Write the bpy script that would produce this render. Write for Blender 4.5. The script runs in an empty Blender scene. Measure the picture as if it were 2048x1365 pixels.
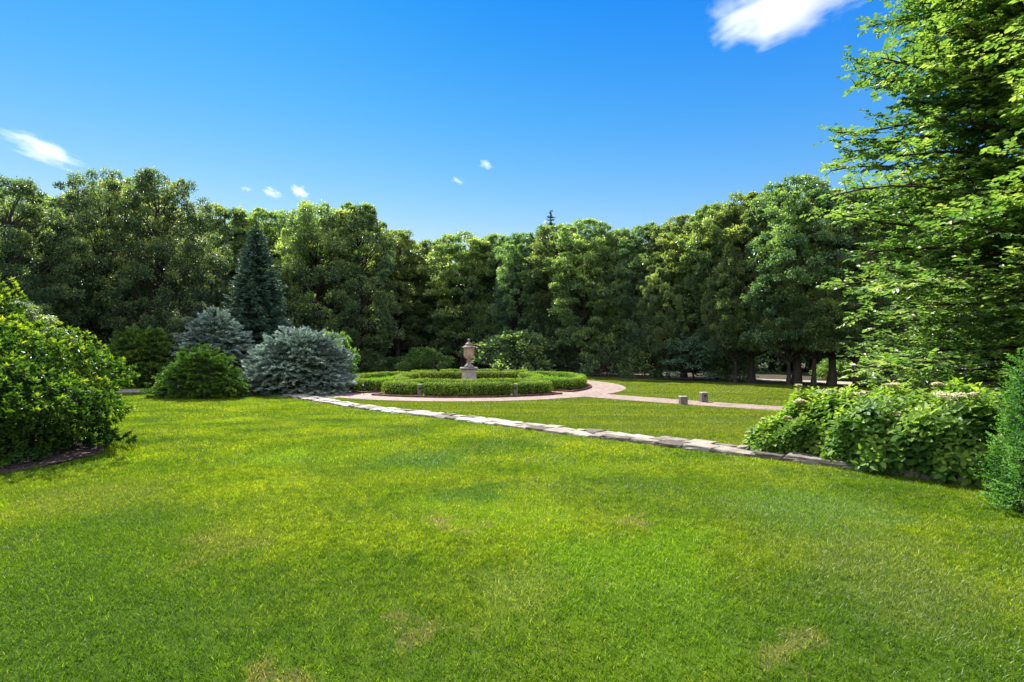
import bpy, math, random
import numpy as np
from mathutils import Vector

# ------------------------------------------------------------------ camera, sky, sun, exposure
sc = bpy.context.scene
F = 1100.0            # focal length in photo pixels (photo 2048 wide)
HV = 690.0            # horizon row in the photo
EYE = 1.65
cam_d = bpy.data.cameras.new('camera'); cam = bpy.data.objects.new('camera', cam_d)
sc.collection.objects.link(cam)
cam_d.sensor_width = 36.0; cam_d.lens = F / 2048 * 36.0
cam_d.clip_start = 0.05; cam_d.clip_end = 6000
cam.location = (0, 0, EYE)
cam.rotation_euler = (math.radians(90) + math.atan((HV - 682.5) / F), 0, 0)
sc.camera = cam

SUN_EL, SUN_AZ = math.radians(50), math.radians(-30)     # azimuth measured from +Y towards +X
w = bpy.data.worlds.new('World'); sc.world = w; w.use_nodes = True
wn = w.node_tree.nodes; wl = w.node_tree.links
bg = wn['Background']
sky = wn.new('ShaderNodeTexSky'); sky.sky_type = 'NISHITA'; sky.sun_disc = False
sky.sun_elevation = SUN_EL; sky.sun_rotation = SUN_AZ
sky.air_density = 1.0; sky.dust_density = 0.3; sky.ozone_density = 3.0; sky.altitude = 100
tcw = wn.new('ShaderNodeTexCoord'); sx = wn.new('ShaderNodeSeparateXYZ'); wl.new(tcw.outputs['Generated'], sx.inputs[0]); sxz = sx.outputs[2]
# deep polarised blue overhead: each channel of the sky follows its own power of the Nishita value
def wm(op, x, y):
    n = wn.new('ShaderNodeMath'); n.operation = op
    for i, q in enumerate((x, y)):
        if isinstance(q, (int, float)): n.inputs[i].default_value = q
        else: wl.new(q, n.inputs[i])
    return n.outputs[0]
SK = 0.15
sep = wn.new('ShaderNodeSeparateColor'); wl.new(sky.outputs[0], sep.inputs[0]); comb = wn.new('ShaderNodeCombineColor')
for i, (ref, val, pw, ek) in enumerate(((.52, .112, 1.2, 4.0), (.82, .218, .8, .8), (1.1, .30, .15, 0.0))):
    q = wm('MULTIPLY', wm('POWER', wm('MULTIPLY', sep.outputs[i], SK / ref), pw), val / SK)
    q = wm('MULTIPLY', q, wm('POWER', wm('MULTIPLY', wm('SUBTRACT', 1.0, sxz), 1 / .77), ek))
    wl.new(wm('MINIMUM', q, (.26, .29, .31)[i] / SK), comb.inputs[i])
# broken white cloud added to the unseen sky behind the viewer, as fill light
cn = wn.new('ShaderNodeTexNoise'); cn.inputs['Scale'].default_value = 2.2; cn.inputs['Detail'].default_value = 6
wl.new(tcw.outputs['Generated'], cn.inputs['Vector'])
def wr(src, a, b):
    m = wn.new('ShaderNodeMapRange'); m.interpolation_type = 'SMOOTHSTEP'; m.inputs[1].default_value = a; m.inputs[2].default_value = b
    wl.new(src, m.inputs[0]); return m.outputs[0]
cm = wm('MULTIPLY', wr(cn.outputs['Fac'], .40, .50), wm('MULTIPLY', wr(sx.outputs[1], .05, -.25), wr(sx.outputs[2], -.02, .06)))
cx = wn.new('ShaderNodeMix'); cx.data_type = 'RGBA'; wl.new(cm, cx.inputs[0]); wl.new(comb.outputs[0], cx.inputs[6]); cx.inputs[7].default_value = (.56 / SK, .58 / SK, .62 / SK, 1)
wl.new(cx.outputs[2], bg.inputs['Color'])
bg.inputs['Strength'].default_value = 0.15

sd = bpy.data.lights.new('sun', 'SUN'); sun = bpy.data.objects.new('sun', sd); sc.collection.objects.link(sun)
sd.energy = 4.0; sd.angle = math.radians(0.5); sd.color = (1.0, 0.95, 0.86)
SDIR = Vector((math.sin(SUN_AZ) * math.cos(SUN_EL), math.cos(SUN_AZ) * math.cos(SUN_EL), math.sin(SUN_EL)))
sun.rotation_euler = SDIR.to_track_quat('Z', 'Y').to_euler()
sun.location = (-20, 20, 40)
sc.view_settings.view_transform = 'Standard'; sc.view_settings.look = 'None'
sc.view_settings.gamma = 1; sc.view_settings.exposure = 1.75
cy = sc.cycles
cy.max_bounces = 9; cy.diffuse_bounces = 5; cy.glossy_bounces = 2; cy.transmission_bounces = 6
cy.volume_bounces = 6; cy.transparent_max_bounces = 8; cy.caustics_reflective = False; cy.caustics_refractive = False
cy.use_denoising = True

# ------------------------------------------------------------------ helpers
def rng_(s): return np.random.default_rng(s)
def nrm(a): return a / np.maximum(np.linalg.norm(a, axis=-1, keepdims=True), 1e-9)
def sst(a, b, x):
    t = np.clip((x - a) / (b - a), 0, 1); return t * t * (3 - 2 * t)

WA = np.array([-11.6, 26.75]); WB = np.array([8.0, 4.6])   # axis of the low stone wall
WD = (WB - WA) / np.linalg.norm(WB - WA); WN = np.array([-WD[1], WD[0]])   # WN points to the garden side
WL = np.linalg.norm(WB - WA)
def wall_st(x, y):
    dx, dy = x - WA[0], y - WA[1]
    return dx * WD[0] + dy * WD[1], dx * WN[0] + dy * WN[1]
def ground(x, y):
    x = np.asarray(x, float); y = np.asarray(y, float)
    h = -0.65 * sst(3.5, 23, y)
    s, t = wall_st(x, y)
    h = h - 0.035 * sst(0.5, 6, x) * sst(-3.5, -0.45, t) * (1 - sst(-0.3, 0.2, t)) * (1 - sst(14, 20, y))
    h = h + 0.035 * np.sin(x * 0.33 + 1.3) * np.sin(y * 0.41 + .4) * (1 - sst(16, 24, y)) * sst(1.5, 5, y)
    h = h + 0.5 * sst(62, 110, y)
    return h
def gh(x, y): return float(ground(x, y))
def X(u, Y): return (u - 1024) / F * Y

def tag(o, label=None, cat=None, group=None, kind=None):
    if label: o['label'] = label
    if cat: o['category'] = cat
    if group: o['group'] = group
    if kind: o['kind'] = kind
    return o
def empty(name, loc, rz=0):
    o = bpy.data.objects.new(name, None); sc.collection.objects.link(o)
    o.location = loc; o.rotation_euler = (0, 0, rz); o.empty_display_size = 0.2
    return o

class MB:
    """collects geometry and links it as one mesh object"""
    def __init__(s): s.v = []; s.f = {3: [], 4: []}; s.t = {3: [], 4: []}; s.n = 0; s.big = []; s.uv = None
    def add(s, v, f, tint=0.5):
        v = np.asarray(v, float).reshape(-1, 3); f = np.asarray(f, int)
        k = f.shape[1]
        s.v.append(v); s.f[k].append(f + s.n)
        s.t[k].append(np.broadcast_to(np.asarray(tint, float), (len(f),)).copy()); s.n += len(v)
    def poly(s, v, tint=.5):      # one n-gon
        v = np.asarray(v, float); s.v.append(v); s.big.append((np.arange(len(v)) + s.n, tint)); s.n += len(v)
    def mesh(s, name, mat, smooth=False):
        V = np.concatenate(s.v).astype(np.float32)
        loops, starts, tints = [], [], []; c = 0
        for k in (3, 4):
            if s.f[k]:
                f = np.concatenate(s.f[k]); loops.append(f.ravel())
                starts.append(c + np.arange(len(f)) * k); c += f.size; tints.append(np.concatenate(s.t[k]))
        for idx, t in s.big:
            loops.append(idx); starts.append(np.array([c])); c += len(idx); tints.append(np.array([t]))
        me = bpy.data.meshes.new(name)
        L = np.concatenate(loops).astype(np.int32); S = np.concatenate(starts).astype(np.int32)
        me.vertices.add(len(V)); me.vertices.foreach_set('co', V.ravel())
        me.loops.add(len(L)); me.loops.foreach_set('vertex_index', L)
        me.polygons.add(len(S)); me.polygons.foreach_set('loop_start', S)
        a = me.attributes.new('tint', 'FLOAT', 'FACE'); a.data.foreach_set('value', np.concatenate(tints).astype(np.float32))
        if s.uv is not None:
            ul = me.uv_layers.new(name='UVMap'); ul.uv.foreach_set('vector', np.asarray(s.uv, np.float32)[L].ravel())
        me.update(calc_edges=True)
        me.polygons.foreach_set('use_smooth', np.full(len(S), smooth)); me.update()
        if mat: me.materials.append(mat)
        return me
    def build(s, name, mat, parent=None, loc=(0, 0, 0), smooth=False):
        o = bpy.data.objects.new(name, s.mesh(name, mat, smooth)); sc.collection.objects.link(o)
        o.location = loc
        if parent: o.parent = parent
        return o
    def tube(s, pts, rad, n=7, tint=.5):
        pts = np.asarray(pts, float); rad = np.broadcast_to(np.asarray(rad, float), (len(pts),))
        d = nrm(np.gradient(pts, axis=0))
        ref = np.array([0.31, 0.2, 0.93]); ref = np.where(np.abs(d @ ref)[:, None] > .95, [1., 0, 0], ref)
        a = nrm(np.cross(d, ref)); b = np.cross(d, a)
        th = np.arange(n) / n * 2 * math.pi
        V = pts[:, None] + rad[:, None, None] * (a[:, None] * np.cos(th)[None, :, None] + b[:, None] * np.sin(th)[None, :, None])
        m = len(pts); i = np.arange(m - 1)[:, None] * n; j = np.arange(n)[None]; jn = (j + 1) % n
        Fq = np.stack([i + j, i + jn, i + n + jn, i + n + j], -1).reshape(-1, 4)
        s.add(V.reshape(-1, 3), Fq, tint)
    def lathe(s, prof, n=40, mod=None, tint=.5):
        prof = np.asarray(prof, float); th = np.arange(n) / n * 2 * math.pi
        m = len(prof)
        r = prof[:, 0][:, None] * np.ones(n)[None]
        if mod is not None: r = r * (1 + mod(prof, th))
        V = np.stack([r * np.cos(th), r * np.sin(th), prof[:, 1][:, None] * np.ones(n)], -1)
        i = np.arange(m - 1)[:, None] * n; j = np.arange(n)[None]; jn = (j + 1) % n
        s.add(V.reshape(-1, 3), np.stack([i + j, i + jn, i + n + jn, i + n + j], -1).reshape(-1, 4), tint)
    def box(s, c, d, rz=0, bev=0.0, tint=.5):
        """bevelled box: centre of base c, size d"""
        hx, hy, hz = d[0] / 2, d[1] / 2, d[2]; b = min(bev, hx * .45, hy * .45, hz * .45)
        rings = []
        lv = [(hx - b, hy - b, 0), (hx, hy, b), (hx, hy, hz - b), (hx - b, hy - b, hz)] if b > 0 else [(hx, hy, 0), (hx, hy, hz)]
        co, si = math.cos(rz), math.sin(rz)
        for x, y, z in lv:
            k = b
            P = [(-x, -y + k), (-x + k, -y), (x - k, -y), (x, -y + k), (x, y - k), (x - k, y), (-x + k, y), (-x, y - k)] if b > 0 else [(-x, -y), (x, -y), (x, y), (-x, y)]
            rings.append([(c[0] + px * co - py * si, c[1] + px * si + py * co, c[2] + z) for px, py in P])
        n = len(rings[0]); V = np.array(rings).reshape(-1, 3); m = len(rings)
        i = np.arange(m - 1)[:, None] * n; j = np.arange(n)[None]; jn = (j + 1) % n
        s.add(V, np.stack([i + j, i + jn, i + n + jn, i + n + j], -1).reshape(-1, 4), tint)
        s.poly(np.array(rings[-1]), tint); s.poly(np.array(rings[0])[::-1], tint)

def leafset(P, D, N, L, W, fold=.25, detail=0, droop=0.0):
    n = len(P); D = nrm(D); S = nrm(np.cross(D, N)); N2 = np.cross(S, D)
    L = np.broadcast_to(L, (n,))[:, None]; W = np.broadcast_to(W, (n,))[:, None]
    if detail == 0:
        V = np.stack([P, P + D * L * .45 + S * W / 2 + N2 * fold * W / 2, P + D * L - N2 * droop * L,
                      P + D * L * .45 - S * W / 2 + N2 * fold * W / 2], 1)
        Fq = np.arange(n * 4).reshape(n, 4)
    else:
        up = N2 * fold * W / 2
        V = np.stack([P, P + D * L * .28 + S * W * .46 + up, P + D * L * .68 + S * W * .4 + up - N2 * droop * L * .4,
                      P + D * L - N2 * droop * L, P + D * L * .68 - S * W * .4 + up - N2 * droop * L * .4,
                      P + D * L * .28 - S * W * .46 + up], 1)
        b = np.arange(n)[:, None] * 6
        Fq = np.concatenate([b + [0, 1, 2, 3], b + [0, 3, 4, 5]], 1).reshape(-1, 4)
    return V.reshape(-1, 3), Fq
def rdir(r, n):
    return nrm(r.normal(size=(n, 3)))

# ------------------------------------------------------------------ materials
def mat(name):
    m = bpy.data.materials.new(name); m.use_nodes = True
    nt = m.node_tree; nt.nodes.clear()
    o = nt.nodes.new('ShaderNodeOutputMaterial')
    return m, nt.nodes, nt.links, o
def ramp(N, stops):
    r = N.new('ShaderNodeValToRGB'); e = r.color_ramp.elements
    while len(e) < len(stops): e.new(0.5)
    for el, (p, c) in zip(e, stops): el.position = p; el.color = (*c, 1)
    return r
def math_(N, Lk, op, a, b=None, clamp=False):
    m = N.new('ShaderNodeMath'); m.operation = op; m.use_clamp = clamp
    for i, x in enumerate((a, b)):
        if x is None: continue
        if isinstance(x, (int, float)): m.inputs[i].default_value = x
        else: Lk.new(x, m.inputs[i])
    return m.outputs[0]
def mixc(N, Lk, fac, a, b, mode='MIX'):
    m = N.new('ShaderNodeMix'); m.data_type = 'RGBA'; m.blend_type = mode
    for i, x in ((0, fac), (6, a), (7, b)):
        if isinstance(x, (int, float)): m.inputs[i].default_value = x
        elif isinstance(x, tuple): m.inputs[i].default_value = (*x, 1)
        else: Lk.new(x, m.inputs[i])
    return m.outputs[2]
def noise(N, Lk, vec, scale, detail=3, rough=.55, dist=0):
    n = N.new('ShaderNodeTexNoise'); n.inputs['Scale'].default_value = scale
    n.inputs['Detail'].default_value = detail; n.inputs['Roughness'].default_value = rough
    n.inputs['Distortion'].default_value = dist
    if vec is not None: Lk.new(vec, n.inputs['Vector'])
    return n.outputs['Fac']

def leaf_mat(name, stops, trans=.35, rough=.5, spec=.4, nscale=.5, objvar=.25, tcol=(1.5, 1.55, .5), gain=1.4):
    trans = min(.5, trans * 1.2)
    m, N, Lk, o = mat(name)
    at = N.new('ShaderNodeAttribute'); at.attribute_name = 'tint'
    tc = N.new('ShaderNodeTexCoord'); ns = noise(N, Lk, tc.outputs['Object'], nscale, 3)
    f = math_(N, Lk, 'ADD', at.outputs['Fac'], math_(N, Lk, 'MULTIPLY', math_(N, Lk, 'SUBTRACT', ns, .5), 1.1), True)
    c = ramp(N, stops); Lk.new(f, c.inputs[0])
    oi = N.new('ShaderNodeObjectInfo')
    h = N.new('ShaderNodeHueSaturation')
    Lk.new(math_(N, Lk, 'ADD', math_(N, Lk, 'MULTIPLY', oi.outputs['Random'], objvar * .12), .5 - objvar * .06), h.inputs['Hue'])
    Lk.new(math_(N, Lk, 'ADD', math_(N, Lk, 'MULTIPLY', oi.outputs['Random'], gain * objvar * 1.6), gain * (1 - objvar * .8)), h.inputs['Value'])
    Lk.new(c.outputs[0], h.inputs['Color'])
    p = N.new('ShaderNodeBsdfPrincipled'); Lk.new(h.outputs[0], p.inputs['Base Color'])
    p.inputs['Roughness'].default_value = rough; p.inputs['Specular IOR Level'].default_value = spec
    t = N.new('ShaderNodeBsdfTranslucent')
    Lk.new(mixc(N, Lk, 1.0, h.outputs[0], tcol, 'MULTIPLY'), t.inputs['Color'])
    mx = N.new('ShaderNodeMixShader'); mx.inputs[0].default_value = trans
    Lk.new(p.outputs[0], mx.inputs[1]); Lk.new(t.outputs[0], mx.inputs[2]); Lk.new(mx.outputs[0], o.inputs[0])
    return m
def plain_mat(name, stops, scale=3, rough=.9, bump=.3, bscale=20, coord='Object', spec=.2, usetint=0.0, detail=5):
    m, N, Lk, o = mat(name)
    tc = N.new('ShaderNodeTexCoord'); v = tc.outputs[coord]
    ns = noise(N, Lk, v, scale, detail, .6)
    if usetint:
        at = N.new('ShaderNodeAttribute'); at.attribute_name = 'tint'
        ns = math_(N, Lk, 'ADD', math_(N, Lk, 'MULTIPLY', ns, 1 - usetint), math_(N, Lk, 'MULTIPLY', at.outputs['Fac'], usetint))
    c = ramp(N, stops); Lk.new(ns, c.inputs[0])
    p = N.new('ShaderNodeBsdfPrincipled'); Lk.new(c.outputs[0], p.inputs['Base Color'])
    p.inputs['Roughness'].default_value = rough; p.inputs['Specular IOR Level'].default_value = spec
    b = N.new('ShaderNodeBump'); b.inputs['Strength'].default_value = bump; b.inputs['Distance'].default_value = .03
    Lk.new(noise(N, Lk, v, bscale, 6, .65), b.inputs['Height']); Lk.new(b.outputs[0], p.inputs['Normal'])
    Lk.new(p.outputs[0], o.inputs[0]); return m

# lawn colour, shared by the soil sheet and the blades so that patches run through both
PATCH = [(-2.3, 2.9, 1.7, (.055, .125, .010)), (-.2, 2.6, 1.1, (.065, .14, .010)), (2.1, 2.9, 1.5, (.062, .13, .010)), (-3.6, 4.6, 1.4, (.075, .145, .010)), (2.6, 5.9, 1.3, (.08, .15, .012)),
      # x, y, radius, colour  (worn, lush and dry patches)
    (-0.4, 5.6, .9, (.20, .29, .010)), (.25, 5.2, .55, (.21, .30, .012)), (-1.6, 7.0, .6, (.17, .23, .012)),
    (.8, 4.0, .75, (.14, .26, .012)), (1.35, 4.6, .5, (.155, .27, .012)), (.9, 3.3, .7, (.10, .19, .012)),
    (-1.2, 2.75, .16, (.20, .19, .05)), (-.5, 3.05, .2, (.20, .20, .05)), (-4.6, 6.0, .9, (.16, .19, .03)),
    (-2.3, 4.6, .45, (.16, .18, .035)), (-.7, 5.0, .2, (.24, .22, .08)), (-2.7, 3.0, .8, (.07, .135, .012)), (-1.3, 8.4, 1.0, (.08, .16, .03)),
    (1.5, 3.0, .16, (.21, .21, .06)), (2.6, 3.7, .6, (.14, .19, .03)), (3.1, 4.4, .5, (.15, .20, .035)),
    (-2.4, 9.3, .9, (.155, .225, .012)), (1.0, 7.9, .8, (.155, .23, .012)), (3.1, 5.6, .9, (.12, .21, .03)), (1.25, 5.1, .15, (.22, .21, .07)),
    (-.45, 6.3, .5, (.06, .14, .02)), (-3.6, 8.6, .7, (.17, .27, .015)), (0.1, 3.6, .45, (.16, .22, .03)),
]
def lawn_colour(N, Lk, far=True):
    g = N.new('ShaderNodeNewGeometry'); P = g.outputs['Position']
    warp = N.new('ShaderNodeTexNoise'); warp.inputs['Scale'].default_value = 1.7; warp.inputs['Detail'].default_value = 4
    Lk.new(P, warp.inputs['Vector'])
    vm = N.new('ShaderNodeVectorMath'); vm.operation = 'MULTIPLY_ADD'
    Lk.new(warp.outputs['Color'], vm.inputs[0]); vm.inputs[1].default_value = (1.7, 1.7, 0); Lk.new(P, vm.inputs[2])
    vs = N.new('ShaderNodeVectorMath'); vs.operation = 'SUBTRACT'; Lk.new(vm.outputs[0], vs.inputs[0]); vs.inputs[1].default_value = (.85, .85, 0)
    Q = vs.outputs[0]
    n1 = noise(N, Lk, P, .55, 5, .62)
    c = ramp(N, [(.30, (.070, .138, .008)), (.44, (.120, .194, .009)), (.56, (.182, .245, .011)), (.70, (.25, .31, .014))])
    Lk.new(n1, c.inputs[0]); col = c.outputs[0]
    n2 = noise(N, Lk, Q, 1.6, 5, .7)
    r2 = ramp(N, [(.56, (0, 0, 0)), (.72, (1, 1, 1))]); Lk.new(n2, r2.inputs[0])
    col = mixc(N, Lk, math_(N, Lk, 'MULTIPLY', r2.outputs[0], .5), col, (.20, .20, .045))
    n3 = noise(N, Lk, P, 8.5, 5, .75)
    r3 = ramp(N, [(.35, (0.55, .60, .62)), (.65, (1.35, 1.28, 1.1))]); Lk.new(n3, r3.inputs[0])
    col = mixc(N, Lk, 1.0, col, r3.outputs[0], 'MULTIPLY')
    n5 = noise(N, Lk, P, 19, 3, .7); r5 = ramp(N, [(.60, (0, 0, 0)), (.70, (1, 1, 1))]); Lk.new(n5, r5.inputs[0])
    col = mixc(N, Lk, math_(N, Lk, 'MULTIPLY', r5.outputs[0], math_(N, Lk, 'MULTIPLY', r2.outputs[0], .55)), col, (.30, .25, .11))
    for x, y, r, cc in PATCH:
        d = N.new('ShaderNodeVectorMath'); d.operation = 'DISTANCE'
        fl = N.new('ShaderNodeVectorMath'); fl.operation = 'MULTIPLY'; Lk.new(Q, fl.inputs[0]); fl.inputs[1].default_value = (1, .8, 0)
        Lk.new(fl.outputs[0], d.inputs[0]); d.inputs[1].default_value = (x, y * .8, 0)
        mr = N.new('ShaderNodeMapRange'); mr.inputs[1].default_value = r * 1.15; mr.inputs[2].default_value = r * .35
        mr.inputs[3].default_value = 0; mr.inputs[4].default_value = .68; mr.interpolation_type = 'SMOOTHSTEP'
        Lk.new(d.outputs['Value'], mr.inputs[0]); col = mixc(N, Lk, mr.outputs[0], col, cc)
    # garden side: finer, olive, with soft mowing bands across the view
    st = N.new('ShaderNodeMapping'); st.inputs['Rotation'].default_value = (0, 0, .06); st.inputs['Scale'].default_value = (.17, .75, 0)
    Lk.new(P, st.inputs['Vector']); n4 = noise(N, Lk, st.outputs[0], 1.0, 6, .72)
    c4 = ramp(N, [(.32, (.080, .130, .008)), (.5, (.130, .175, .011)), (.68, (.20, .225, .022))]); Lk.new(n4, c4.inputs[0])
    sp = N.new('ShaderNodeSeparateXYZ'); Lk.new(P, sp.inputs[0])
    t = math_(N, Lk, 'ADD', math_(N, Lk, 'MULTIPLY', sp.outputs[0], float(WN[0])), math_(N, Lk, 'MULTIPLY', sp.outputs[1], float(WN[1])))
    t = math_(N, Lk, 'SUBTRACT', t, float(WA @ WN))
    side = math_(N, Lk, 'MULTIPLY', math_(N, Lk, 'ADD', t, .1), 5.0, True)
    return mixc(N, Lk, side, col, c4.outputs[0])

def make_lawn_mats():
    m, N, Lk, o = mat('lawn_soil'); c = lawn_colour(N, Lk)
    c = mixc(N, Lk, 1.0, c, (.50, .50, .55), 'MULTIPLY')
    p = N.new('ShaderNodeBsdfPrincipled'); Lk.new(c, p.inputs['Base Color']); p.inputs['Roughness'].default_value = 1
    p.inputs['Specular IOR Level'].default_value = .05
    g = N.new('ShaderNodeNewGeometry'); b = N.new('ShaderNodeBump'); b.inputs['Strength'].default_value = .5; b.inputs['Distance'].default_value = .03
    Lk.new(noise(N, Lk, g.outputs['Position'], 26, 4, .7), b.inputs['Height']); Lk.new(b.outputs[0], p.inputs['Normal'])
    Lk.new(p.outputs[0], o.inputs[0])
    m2, N, Lk, o = mat('grass_blades'); c = lawn_colour(N, Lk)
    at = N.new('ShaderNodeAttribute'); at.attribute_name = 'tint'
    r = ramp(N, [(0, (.22, .36, .5)), (.35, (.62, .78, .8)), (.65, (1.15, 1.12, .9)), (.9, (1.9, 1.6, 1.2)), (1, (2.9, 2.0, 7.0))]); Lk.new(at.outputs['Fac'], r.inputs[0])
    c = mixc(N, Lk, 1.0, c, r.outputs[0], 'MULTIPLY')
    p = N.new('ShaderNodeBsdfPrincipled'); Lk.new(c, p.inputs['Base Color']); p.inputs['Roughness'].default_value = .42
    p.inputs['Specular IOR Level'].default_value = .22
    tr = N.new('ShaderNodeBsdfTranslucent'); Lk.new(mixc(N, Lk, 1.0, c, (1.5, 1.6, .6), 'MULTIPLY'), tr.inputs['Color'])
    mx = N.new('ShaderNodeMixShader'); mx.inputs[0].default_value = .45
    Lk.new(p.outputs[0], mx.inputs[1]); Lk.new(tr.outputs[0], mx.inputs[2]); Lk.new(mx.outputs[0], o.inputs[0])
    return m, m2
M_lawn, M_blade = make_lawn_mats()

def brick_mat(name, uv=True, rw=.2, rh=.075, base=((.145, .092, .070), (.24, .175, .138)), mortar=(.22, .195, .165)):
    m, N, Lk, o = mat(name); tc = N.new('ShaderNodeTexCoord')
    v = tc.outputs['UV'] if uv else tc.outputs['Object']
    b = N.new('ShaderNodeTexBrick'); Lk.new(v, b.inputs['Vector'])
    b.inputs['Color1'].default_value = (*base[0], 1); b.inputs['Color2'].default_value = (*base[1], 1); b.inputs['Mortar'].default_value = (*mortar, 1)
    b.inputs['Scale'].default_value = 1; b.inputs['Brick Width'].default_value = rw; b.inputs['Row Height'].default_value = rh
    b.inputs['Mortar Size'].default_value = .008; b.inputs['Mortar Smooth'].default_value = .2; b.inputs['Bias'].default_value = 0
    ns = noise(N, Lk, tc.outputs['Object'], 1.3, 5, .7); r = ramp(N, [(.3, (.72, .72, .74)), (.7, (1.22, 1.2, 1.16))]); Lk.new(ns, r.inputs[0])
    c = mixc(N, Lk, 1.0, b.outputs['Color'], r.outputs[0], 'MULTIPLY')
    p = N.new('ShaderNodeBsdfPrincipled'); Lk.new(c, p.inputs['Base Color']); p.inputs['Roughness'].default_value = .85
    bp = N.new('ShaderNodeBump'); bp.inputs['Strength'].default_value = .5; bp.inputs['Distance'].default_value = .01; bp.invert = True
    Lk.new(b.outputs['Fac'], bp.inputs['Height']); Lk.new(bp.outputs[0], p.inputs['Normal']); Lk.new(p.outputs[0], o.inputs[0])
    return m
M_pave = brick_mat('brick_paving', rh=.11, rw=.22)
M_edge = plain_mat('red_brick', [(0, (.06, .026, .018)), (.5, (.125, .053, .036)), (1, (.19, .085, .06))], 4, .85, .3, 40, usetint=.6)
M_stone = plain_mat('wall_stone', [(.25, (.09, .075, .06)), (.4, (.23, .20, .165)), (.55, (.33, .30, .25)), (.8, (.43, .40, .34))], 4.5, .85, .9, 14, usetint=.6)
M_mortar = plain_mat('wall_core', [(.3, (.06, .05, .04)), (.7, (.14, .12, .09))], 5, .95, .5, 30)
M_flag = plain_mat('flagstone', [(.3, (.22, .195, .17)), (.7, (.32, .29, .26))], 1.5, .85, .3, 20, usetint=.4)
M_mulch = plain_mat('mulch', [(.3, (.035, .022, .016)), (.55, (.10, .065, .05)), (.75, (.30, .24, .21))], 14, .95, 1, 40)
M_soil = plain_mat('woodland_soil', [(.3, (.022, .020, .012)), (.6, (.055, .050, .025)), (.8, (.10, .11, .04))], 1.3, .95, 1, 12)
M_drive = plain_mat('gravel_drive', [(.3, (.25, .21, .165)), (.7, (.38, .33, .27))], 2, .95, .5, 30)
M_urn = plain_mat('weathered_limestone', [(.25, (.13, .10, .07)), (.42, (.27, .205, .14)), (.6, (.36, .28, .20)), (.8, (.44, .36, .27))], 4, .85, .5, 30)
M_lid = plain_mat('dark_weathered_stone', [(.3, (.10, .09, .075)), (.6, (.25, .215, .18)), (.8, (.42, .37, .31))], 7, .9, .5, 30)
M_ped = plain_mat('lichen_stone', [(.3, (.19, .20, .17)), (.6, (.33, .32, .28)), (.8, (.45, .44, .38))], 5, .9, .4, 30)
M_granite = plain_mat('granite_post', [(.3, (.10, .09, .075)), (.6, (.20, .17, .145)), (.8, (.30, .26, .22))], 9, .9, .7, 40)
M_black = plain_mat('black_metal', [(.3, (.012, .012, .012)), (.7, (.03, .03, .03))], 9, .5, .1, 40, spec=.5)
M_bark = plain_mat('bark', [(.3, (.022, .018, .014)), (.6, (.055, .045, .036)), (.85, (.11, .10, .085))], 5, .95, 1, 14)
M_stem = plain_mat('shrub_stem', [(.3, (.05, .035, .025)), (.7, (.13, .10, .07))], 6, .9, .5, 20)

G = lambda r, g, b: (r, g, b)
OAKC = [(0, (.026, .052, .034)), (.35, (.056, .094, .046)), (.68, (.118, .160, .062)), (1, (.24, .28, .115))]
M_oak = leaf_mat('oak_leaves', OAKC, .42, .36, .8, .35, .2, gain=1.95)
M_oak2 = leaf_mat('ash_leaves', [(p_, (r_ * 1.12, g_ * 1.08, b_)) for p_, (r_, g_, b_) in OAKC], .45, .36, .8, .35, .2, gain=1.95)
M_oak3 = leaf_mat('linden_leaves', [(p_, (r_ * .86, g_ * .97, b_ * 1.1)) for p_, (r_, g_, b_) in OAKC], .38, .36, .8, .35, .2, gain=1.8)
M_beech = leaf_mat('beech_leaves', [(0, G(.015, .036, .024)), (.42, G(.036, .066, .034)), (.72, G(.095, .132, .056)), (1, G(.21, .25, .11))], .36, .38, .55, .5, .2, gain=1.9)
M_maple = leaf_mat('maple_leaves', [(0, G(.022, .065, .016)), (.4, G(.054, .106, .026)), (.72, G(.112, .165, .040)), (1, G(.21, .24, .07))], .42, .42, .5, .4, .1, tcol=(1.2, 1.35, .6), gain=1.85)
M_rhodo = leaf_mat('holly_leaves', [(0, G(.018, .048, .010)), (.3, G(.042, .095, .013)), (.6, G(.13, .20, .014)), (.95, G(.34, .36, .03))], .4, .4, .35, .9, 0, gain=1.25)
M_hydr = leaf_mat('hydrangea_leaves', [(0, G(.025, .075, .018)), (.4, G(.072, .14, .024)), (.75, G(.15, .225, .030)), (1, G(.25, .30, .05))], .4, .5, .3, 1.2, .1, gain=1.6)
M_yew = leaf_mat('yew_leaves', [(0, G(.02, .085, .02)), (.45, G(.062, .17, .024)), (.8, G(.12, .26, .036)), (1, G(.15, .32, .07))], .35, .55, .2, 2, .05, gain=1.2)
M_box = leaf_mat('boxwood_leaves', [(0, G(.030, .062, .010)), (.45, G(.075, .125, .013)), (.8, G(.14, .20, .02)), (1, G(.22, .27, .04))], .35, .6, .15, 1.5, .1, gain=1.7)
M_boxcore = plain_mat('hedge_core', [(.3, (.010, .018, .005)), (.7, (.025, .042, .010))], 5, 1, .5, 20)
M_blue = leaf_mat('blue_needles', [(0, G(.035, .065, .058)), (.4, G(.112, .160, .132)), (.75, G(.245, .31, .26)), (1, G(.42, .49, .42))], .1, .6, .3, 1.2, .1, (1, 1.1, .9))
M_green = leaf_mat('green_needles', [(0, G(.016, .036, .010)), (.45, G(.048, .104, .020)), (.8, G(.12, .20, .032)), (1, G(.22, .27, .05))], .18, .55, .3, 1.2, .1)
M_dkspruce = leaf_mat('spruce_needles', [(0, G(.014, .036, .026)), (.5, G(.035, .075, .055)), (.85, G(.075, .13, .085)), (1, G(.13, .19, .11))], .12, .55, .3, .8, .1, (1, 1.1, .8))
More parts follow.
